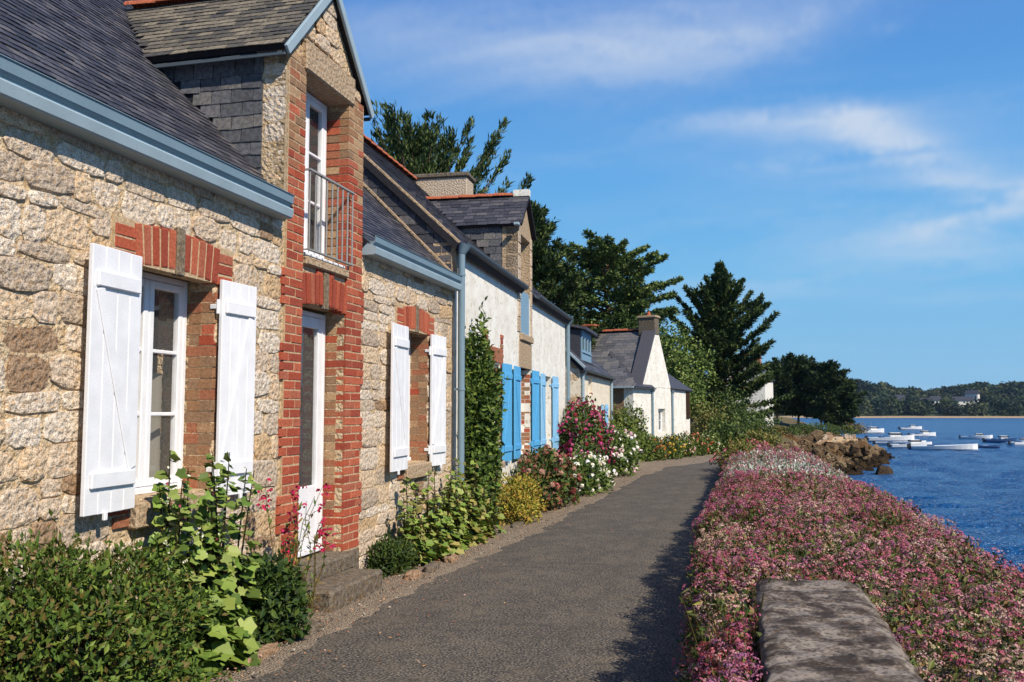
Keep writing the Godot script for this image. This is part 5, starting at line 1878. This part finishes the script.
	for k in 20000:
		var zz := R(-21.0, -12.6)
		var t := R(0.24, 0.72)
		var q := bank_at(t)
		if zz > -13.0 - q.x * 0.6 + 0.5:
			continue
		var p := Vector3(q.x, q.y - 0.16 * smoothstep(6.0, 18.0, -zz) + R(-0.08, 0.04) + 0.13 * lump.get_noise_2d(q.x * 3, zz * 3), zz)
		var d := (Vector3(0, 0.7, 0) + dir3() * 0.8).normalized()
		var nn := (Vector3.UP + dir3() * 0.8)
		nn = (nn - d * nn.dot(d)).normalized()
		sv.leaf(p, d, nn, R(0.03, 0.075), R(0.012, 0.03), vary(pick(silver) if rng.randf() < 0.8 else pick(pink), 0.25))
	lone("silver_plants", sv.mesh(), M.leaves, "patch of silvery grey foliage on the far part of the wall", "plants", "", "stuff")
	bush("pink_bush", "pink flowering bush at the wall's far end where the lane bends", "bush", Vector3(0.1, 0.0, -24.5), Vector3(0.7, 0.5, 1.6), 4200, 0.08, 0.045, [C(84, 98, 48), C(112, 110, 56), C(120, 90, 60)], 0.3, {"flowers": [[150, 0.1, 9, [C(200, 112, 126), C(214, 150, 150), C(176, 84, 92)], 0.2, Vector3(0.0, 0.6, 0.8)]]})
	bush("wall_bush", "green bush hanging over the lane side at the wall's far end", "bush", Vector3(-0.05, 0.05, -21.5), Vector3(0.4, 0.55, 1.6), 3600, 0.07, 0.04, [C(104, 112, 52), C(84, 96, 44), C(140, 120, 62)], 0.3)
	# yellowed sprig by the coping
	var sp := thing("dry_sprig", "yellow-green sprig leaning against the coping's near edge", "plant", Vector3(-0.02, 0.42, -3.5))
	var ss := MB.new()
	var sl := MB.new()
	for k in 16:
		var a := Vector3(R(-0.06, 0.04), 0, R(-0.22, 0.22))
		var c := a + Vector3(R(-0.16, 0.1), R(0.3, 0.55), R(-0.15, 0.12))
		ss.col = Color(0.26, 0.24, 0.08)
		ss.path([a, a.lerp(c, 0.5) + dir3() * 0.02, c], [0.004, 0.003, 0.002], 4)
		for q in 7:
			var d := (dir3() + Vector3(0, 0.6, 0)).normalized()
			sl.leaf(a.lerp(c, R(0.3, 1.0)), d, Vector3.RIGHT, R(0.025, 0.05), R(0.008, 0.014), vary(pick(lin([C(170, 164, 84), C(150, 156, 74), C(186, 170, 100)]))))
	part("stem", ss.mesh(), M.stem, sp)
	part("foliage", sl.mesh(), M.leaves, sp)

# ---------------------------------------------------------------- sea wall and its coping
func make_sea_wall() -> void:
	var h := thing("sea_wall", "low stone wall between the lane and the sea with a weathered coping", "wall", Vector3(0.07, 0, 0))
	var core := part("wall_core", slab(0.44, 0.02, -1.5, 4.3, -0.2, 0.76, []).mesh(), M.mortar, h)
	part("wall_core", slab(0.44, 0.02, 4.3, 25.0, -0.2, 0.46, []).mesh(), M.mortar, h)
	var side := holder("lane_face", h)
	side.transform = Transform3D(Basis(Vector3(0, 1, 0), PI), Vector3(0.015, 0, 0))
	rubble(side, h, -4.2, 1.4, 0.0, 0.74, [], func(_s, _y): return true, Vector4(0.12, 0.22, 0.16, 0.4), 0, [2, 3, 5, 7])
	core.name = "wall_core"
	# coping: one long weathered course, slightly uneven, breaking off where the flowers take over
	var nz := FastNoiseLite.new()
	nz.seed = 77
	nz.frequency = 1.0
	nz.fractal_octaves = 5
	var b := MB.new()
	var prev := []
	var z := 1.4
	while z > -4.33:
		var row := []
		var l := -0.02 + 0.012 * nz.get_noise_2d(z * 7.0, 1.0)
		var r := 0.42 + 0.016 * nz.get_noise_2d(z * 6.0, 5.0)
		row.append(b.vert(Vector3(l + 0.004, 0.74, z)))
		row.append(b.vert(Vector3(l - 0.004, 0.825, z)))
		for k in 15:
			var t := k / 14.0
			var x := lerpf(l + 0.014, r - 0.014, t)
			var y := 0.846 + 0.012 * nz.get_noise_2d(x * 2.2, z * 6.0) + 0.006 * nz.get_noise_2d(x * 12.0, z * 20.0) - (0.01 if k == 0 or k == 14 else 0.0)
			row.append(b.vert(Vector3(x, y, z)))
		row.append(b.vert(Vector3(r + 0.004, 0.825, z)))
		row.append(b.vert(Vector3(r - 0.004, 0.74, z)))
		if prev:
			for k in row.size() - 1:
				b.face(prev[k], prev[k + 1], row[k + 1])
				b.face(prev[k], row[k + 1], row[k])
		prev = row
		z -= 0.03
	part("coping", b.mesh(true), M.cap, h)

# ---------------------------------------------------------------- far shore, headland, far houses
func make_far_things() -> void:
	# headland: retaining wall of stones, rocks below
	var hw := thing("retaining_wall", "rough stone retaining wall along the headland above the rocks", "wall", Vector3(0.2, 0, -61.6), -0.69)
	var ang := -0.707
	var stl := []
	part("wall_core", slab(-0.1, -0.9, 6.5, 12.6, -1.9, -0.28, []).mesh(), M.mortar, hw)
	var face := holder("wall_face", hw)
	rubble(face, hw, 6.4, 12.7, -1.8, 0.2, [], func(s, y): return y < -0.12 + 0.16 * sin(s * 2.3) + 0.12 * sin(s * 5.7), Vector4(0.18, 0.4, 0.25, 0.8), 120, [3, 5, 7, 5, 7, 6])
	stl.clear()
	ang += 0.0
	var rocks := MB.new()
	for k in 7000:
		var zz := R(-88.0, -46.0)
		var sh := curve_at(shore_line, zz)
		var x := sh + R(-6.8, 1.4)
		var y := land_height(x, zz)
		if y < SEA - 0.35 or y > -0.45:
			continue
		var arr: Array = stones[rng.randi() % stones.size()].surface_get_arrays(0)
		var s := R(0.07, 0.26) if k % 30 else R(0.3, 0.7)
		var bs := Basis(dir3(), R(0, TAU)) * Basis.from_scale(Vector3(s * 0.6, s, s))
		rocks.col = pick(lin([C(196, 178, 152), C(168, 152, 130), C(140, 122, 100), C(214, 200, 176)])) if y > SEA + 0.5 else pick(lin([C(84, 70, 50), C(66, 58, 42), C(98, 84, 58)]))
		var o := rocks.v.size()
		for p in arr[Mesh.ARRAY_VERTEX]:
			rocks.vert(bs * (p as Vector3) + Vector3(x, y + s * 0.1, zz))
		for q in arr[Mesh.ARRAY_INDEX]:
			rocks.i.append(o + q)
	for k in 170:
		var d := R(0.0, 13.0)
		var arr: Array = stones[rng.randi() % stones.size()].surface_get_arrays(0)
		var s := R(0.3, 0.75)
		var bs := Basis(dir3(), R(0, TAU)) * Basis.from_scale(Vector3(s * 0.7, s, s))
		var c := Vector3(0.2 + 0.636 * d + R(-0.2, 0.9), R(-1.2, -0.15) if d < 6.6 else R(-1.5, -0.9), -61.6 - 0.771 * d + R(-0.3, 0.9))
		rocks.col = pick(lin([C(196, 178, 152), C(168, 152, 130), C(140, 122, 100), C(180, 150, 112)]))
		var o := rocks.v.size()
		for p in arr[Mesh.ARRAY_VERTEX]:
			rocks.vert(bs * (p as Vector3) + c)
		for q in arr[Mesh.ARRAY_INDEX]:
			rocks.i.append(o + q)
	mat("rock_mixed", Color.WHITE, "rock", 0.93, "h_rough", 4.0, 0.6, true)
	lone("shore_rocks", rocks.mesh(), M.rock_mixed, "scattered shore rocks at the foot of the headland wall", "rocks", "", "stuff")
	var rk := MB.new()
	var arr2: Array = stones[7].surface_get_arrays(0)
	for p in arr2[Mesh.ARRAY_VERTEX]:
		rk.vert(Vector3(p.z * 1.1 * (1.1 - 0.4 * maxf(p.x, 0)), p.x * 0.45, p.y * 1.2 * (1.1 - 0.4 * maxf(p.x, 0))))
	rk.i.append_array(arr2[Mesh.ARRAY_INDEX])
	var lr := lone("sea_rock", rk.mesh(), M.wet_rock, "single dark rock standing out of the water", "rock")
	lr.position = Vector3(8.9, SEA + 0.08, -63.4)
	# far hill
	var nz := FastNoiseLite.new()
	nz.seed = 12
	nz.frequency = 0.006
	nz.fractal_octaves = 4
	var hh := func(x: float, z: float) -> float:
		var up := smoothstep(-700.0, -960.0, z)
		return SEA - 1.5 + smoothstep(-590.0 - 30 * nz.get_noise_1d(x), -660.0, z) * 4.2 + up * (15.0 + 16.0 * nz.get_noise_2d(x * 1.2, 40.0) + 5.0 * smoothstep(160, 320, x))
	var b := MB.new()
	var prev := []
	var x := -500.0
	while x < 1100.0:
		var row := []
		var z := -560.0
		while z > -1250.0:
			row.append(b.vert(Vector3(x, hh.call(x, z), z)))
			z -= 20.0
		if prev:
			for k in row.size() - 1:
				b.face(prev[k], row[k], row[k + 1])
				b.face(prev[k], row[k + 1], prev[k + 1])
		prev = row
		x += 20.0
	struct("hill", b.mesh(true), M.hill, "low wooded hill across the bay")
	var beach := MB.new()
	x = -500.0
	while x < 1100.0:
		var z0: float = -572.0 - 30 * nz.get_noise_1d(x)
		var z1: float = -572.0 - 30 * nz.get_noise_1d(x + 20.0)
		beach.quad(Vector3(x, SEA - 0.3, z0), Vector3(x + 20.0, SEA - 0.3, z1), Vector3(x + 20.0, SEA + 1.0, z1 - 24.0), Vector3(x, SEA + 1.0, z0 - 24.0))
		x += 20.0
	struct("beach", beach.mesh(), M.sand, "pale sandy shore across the bay")
	var far := [[126.0, -800.0, 7.0, 3.0, "small white house low in the trees, leftmost across the bay"], [139.0, -770.0, 9.0, 3.0, "pale house second from the left across the bay"], [153.0, -800.0, 8.0, 3.5, "grey-white house in the middle of the far hillside"], [178.0, -820.0, 16.0, 3.6, "long low white villa across the bay"], [190.0, -840.0, 10.0, 6.5, "tallest white house across the bay, right of the villa"], [222.0, -790.0, 9.0, 3.0, "rightmost pale house on the far hillside"]]
	# wood on the hill: leafy clumps too far off to count
	var clump: Array[ArrayMesh] = []
	for k in 3:
		var q := MB.new()
		leaves_in(q, Vector3(0, 0.55, 0), Vector3(0.5, 0.5, 0.5), 160, 0.26, 0.2, [Color(1, 1, 1)], 0.45, k, -1.0, 0.45)
		clump.append(q.mesh())
	var wood := Node3D.new()
	wood.name = "far_wood"
	add_child(wood)
	tag(wood, "dark woodland covering the hill across the bay", "woodland", "", "stuff")
	var tones := lin([C(42, 56, 34), C(54, 68, 38), C(34, 46, 30), C(70, 80, 44), C(84, 88, 54)])
	for k in 3:
		var mm := MultiMesh.new()
		mm.transform_format = MultiMesh.TRANSFORM_3D
		mm.use_colors = true
		mm.mesh = clump[k]
		var ts := []
		for e in 2600:
			var z := R(-1000.0, -625.0)
			var xx := R(-60.0, 520.0) if e < 1700 else R(520.0, 1000.0)
			if rng.randf() < 0.25:
				z = R(-985.0, -930.0)
			var hid := false
			for f in far:
				if absf(xx - f[0] * z / f[1]) < f[2] * 0.55 and z > f[1] - 4.0 and z < f[1] + (170.0 if f[3] > 3.2 else 90.0):
					hid = true
			if hid:
				continue
			var s := R(5.0, 10.0) * (1.15 if z < -850 else 0.85)
			ts.append(Transform3D(Basis(Vector3.UP, R(0, TAU)) * Basis.from_scale(Vector3(s * R(0.9, 1.5), s * R(0.8, 1.2), s * R(0.9, 1.5))), Vector3(xx, hh.call(xx, z) - s * 0.1, z)))
		mm.instance_count = ts.size()
		for e in ts.size():
			mm.set_instance_transform(e, ts[e])
			mm.set_instance_color(e, vary(pick(tones), 0.25))
		var o := MultiMeshInstance3D.new()
		o.name = "canopy"
		o.multimesh = mm
		o.material_override = M.needles
		wood.add_child(o, true)
	for f in far:
		var g := thing("far_house", f[4], "house", Vector3(f[0], hh.call(f[0], f[1]) + 3.0, f[1]), R(-0.5, 0.5), "houses across the bay")
		part("wall", MB_span(Vector3(-f[2] * 0.5, -4.0, -3.5), Vector3(f[2] * 0.5, f[3], 3.5)), M.plaster, g)
		var rf := MB.new()
		rf.extrude([Vector2(-4.2, f[3] - 0.2), Vector2(4.2, f[3] - 0.2), Vector2(0, f[3] + 3.2)], -f[2] * 0.5 - 0.3, f[2] * 0.5 + 0.3)
		var ro := part("roof", rf.mesh(), M.slate_3, g)
		ro.rotation.y = PI * 0.5
		for k in 3:
			part("window", MB_span(Vector3(-f[2] * 0.33 + k * f[2] * 0.3, f[3] * 0.35, 3.45), Vector3(-f[2] * 0.33 + k * f[2] * 0.3 + 1.3, f[3] * 0.72, 3.56)), M.boat_dark, g)
	# white house among the trees on the headland
	var wh := thing("far_white_house", "white gable end half hidden by the cypress near the headland", "house", Vector3(0.75, 0.9, -76.5), deg_to_rad(-8))
	var gbl := MB.new()
	gbl.extrude([Vector2(-2.6, -1.2), Vector2(1.1, -1.2), Vector2(1.1, 3.5), Vector2(0.1, 4.7), Vector2(-2.6, 4.7)], -6.0, 0.0)
	part("wall", gbl.mesh(), M.plaster, wh)
	roof_sheet(wh, [Vector3(1.3, 3.35, 0.05), Vector3(1.3, 3.35, -6.2), Vector3(0.05, 4.85, -6.2), Vector3(0.05, 4.85, 0.05)], 0.1, M.slate_0)
	chimney(wh, Vector3(0.4, 4.0, -0.5), Vector3(0.7, 1.1, 0.6), M.brown_brick_3, M.ridge_tile)

# ---------------------------------------------------------------- boats
func hull(L: float, W: float, D: float) -> MB:
	var b := MB.new()
	var prev := []
	for k in 13:
		var t := k / 12.0
		var w := W * 0.5 * (1.0 if t < 0.45 else sqrt(maxf(0.0, 1.0 - pow((t - 0.45) / 0.55, 2.2))))
		w = maxf(w, 0.02)
		var sheer := D * (1.0 + 0.75 * t * t)
		var row := []
		for q in [[-1.0, sheer], [-0.86, D * 0.35], [-0.45, -0.1], [0.0, -0.25 * (1.0 - t)], [0.45, -0.1], [0.86, D * 0.35], [1.0, sheer]]:
			row.append(b.vert(Vector3(L * (t - 0.5), q[1], q[0] * w)))
		if prev:
			for e in 6:
				b.face(prev[e], row[e + 1], row[e])
				b.face(prev[e], prev[e + 1], row[e + 1])
			b.face(prev[0], row[0], row[6])
			b.face(prev[0], row[6], prev[6])
		prev = row
	b.face(0, 3, 6)
	b.face(0, 1, 3)
	b.face(3, 5, 6)
	return b

func boat(label: String, at: Vector3, turn: float, L: float, kind: int, m: Material) -> void:
	var o := thing("motor_boat", label, "boat", at, turn, "boats moored in the bay")
	var W := L * 0.34
	var D := L * (0.09 if kind > 0 else 0.065)
	part("hull", hull(L, W, D).mesh(), m, o)
	part("deck", MB_soft(Vector3(L * 0.18, D * 1.12, 0), Vector3(L * 0.42, D * 0.25, W * 0.62), 0.05), M.boat_white, o)
	if kind > 0:
		part("cabin", MB_soft(Vector3(L * 0.08, D * 1.75, 0), Vector3(L * 0.24, D * 1.0, W * 0.5), 0.08), M.boat_white, o)
		part("windscreen", MB_soft(Vector3(L * 0.09, D * 1.95, 0), Vector3(L * 0.265, D * 0.42, W * 0.575), 0.03), M.boat_dark, o)
	if kind > 1:
		var ms := MB.new()
		ms.tube(Vector3(L * 0.05, D * 2.2, 0), Vector3(L * 0.05, D * 4.2, 0), 0.03, 0.02, 6)
		part("mast", ms.mesh(), M.iron, o)
	part("engine", MB_soft(Vector3(-L * 0.53, D * 0.9, 0), Vector3(L * 0.06, D * 1.2, W * 0.16), 0.04), M.boat_dark, o)
	part("seat", MB_soft(Vector3(-L * 0.2, D * 1.2, 0), Vector3(L * 0.1, D * 0.35, W * 0.6), 0.03), M.boat_blue, o)

func MB_soft(o: Vector3, s: Vector3, r: float) -> ArrayMesh:
	var b := MB.new()
	b.soft(o, s, r)
	return b.mesh()

func make_boats() -> void:
	var y := SEA - 0.02
	boat("long white motor boat lying broadside, the largest in the bay", Vector3(20.6, y, -104.0), -0.12, 6.4, 0, M.boat_white)
	boat("white boat overlapping the stern of the largest boat", Vector3(18.2, y, -109.0), 0.2, 4.6, 1, M.boat_white)
	boat("white launch second from the headland point", Vector3(18.4, y, -117.0), -0.2, 5.6, 0, M.boat_white)
	boat("bulky white cabin boat nearest the headland point", Vector3(19.4, y, -131.0), 0.1, 6.0, 1, M.boat_white)
	boat("small far cabin boat just off the headland", Vector3(22.8, y, -178.0), 0.5, 6.0, 2, M.boat_white)
	boat("small cabin boat with a mast behind the largest boat", Vector3(28.2, y, -158.0), 0.4, 4.6, 2, M.boat_white)
	boat("grey-blue dinghy beside the mast boat", Vector3(26.4, y, -112.0), 0.3, 3.6, 0, M.boat_blue)
	boat("small open boat alone in mid water, left of a pair", Vector3(33.4, y, -146.0), -0.3, 4.2, 1, M.boat_white)
	boat("small dark-hulled boat alone in mid water", Vector3(33.2, y, -132.5), 0.2, 4.2, 1, M.boat_blue)
	boat("boat cut by the right edge of the view", Vector3(32.9, y, -121.5), 0.6, 4.2, 1, M.boat_white)
	boat("tiny far boat near the other shore", Vector3(36.0, y, -215.0), 0.3, 5.0, 1, M.boat_white)

# ---------------------------------------------------------------- small things on the ground
func make_small_details() -> void:
	var st := MB.new()
	for k in 600:
		var z := -pow(R(1.9, 5.0), 2.0)
		var edge := curve_at(road_left, z)
		var x := R(-3.55, edge + 0.15)
		var s := R(0.005, 0.016)
		st.col = pick(lin([C(156, 146, 130), C(130, 120, 106), C(172, 162, 146), C(104, 96, 86)]))
		st.box(Vector3(x, 0.02 + s * 0.2, z), Vector3(s, s * 0.7, s * R(0.8, 1.5)), Basis(dir3(), R(0, TAU)))
	lone("loose_gravel", st.mesh(), M.loose, "loose pebbles strewn along the verge", "gravel", "", "stuff")
	var lf := MB.new()
	var brown := lin([C(146, 92, 60), C(170, 118, 80), C(120, 78, 52), C(184, 140, 96), C(190, 150, 130)])
	for k in 2600:
		var z := -pow(R(1.9, 5.2), 2.0)
		var edge := curve_at(road_left, z)
		var x := edge - 0.25 + (R(-0.6, 0.25) if k % 3 else R(-0.2, 1.6) * R(0.0, 1.0))
		var d := Vector3(R(-1, 1), R(-0.1, 0.25), R(-1, 1)).normalized()
		lf.leaf(Vector3(x, 0.035 + R(0.0, 0.01), z), d, (Vector3.UP - d * d.y).normalized(), R(0.015, 0.04), R(0.01, 0.02), vary(pick(brown), 0.3))
	lone("leaf_litter", lf.mesh(), M.loose, "dry petals and leaves littering the lane's left edge", "litter", "", "stuff")
	# kerb stones and tufts between the verge and the lane
	var zs := [-5.4, -6.1, -8.3, -8.75, -9.3, -12.3, -13.0]
	for k in zs.size():
		var s := part(numbered("edge_stone"), stones[(k * 5) % stones.size()], M["granite" if k % 2 else "stone_7"], self)
		s.transform = Transform3D(Basis(Vector3(0, R(0.03, 0.05), 0), Vector3(R(0.1, 0.16), 0, 0.03), Vector3(0.02, 0, R(0.25, 0.5))), Vector3(-3.05 + R(-0.05, 0.05), 0.02, zs[k]))
		tag(s, ["flat edge stone nearest the camera by the evergreen bush", "edge stone beside the dark shrub", "edge stone just past the lower step", "second edge stone past the lower step", "edge stone below the pale green plants", "edge stone by the white wall's foot", "edge stone before the golden bush"][k], "stone", "half-buried edge stones")
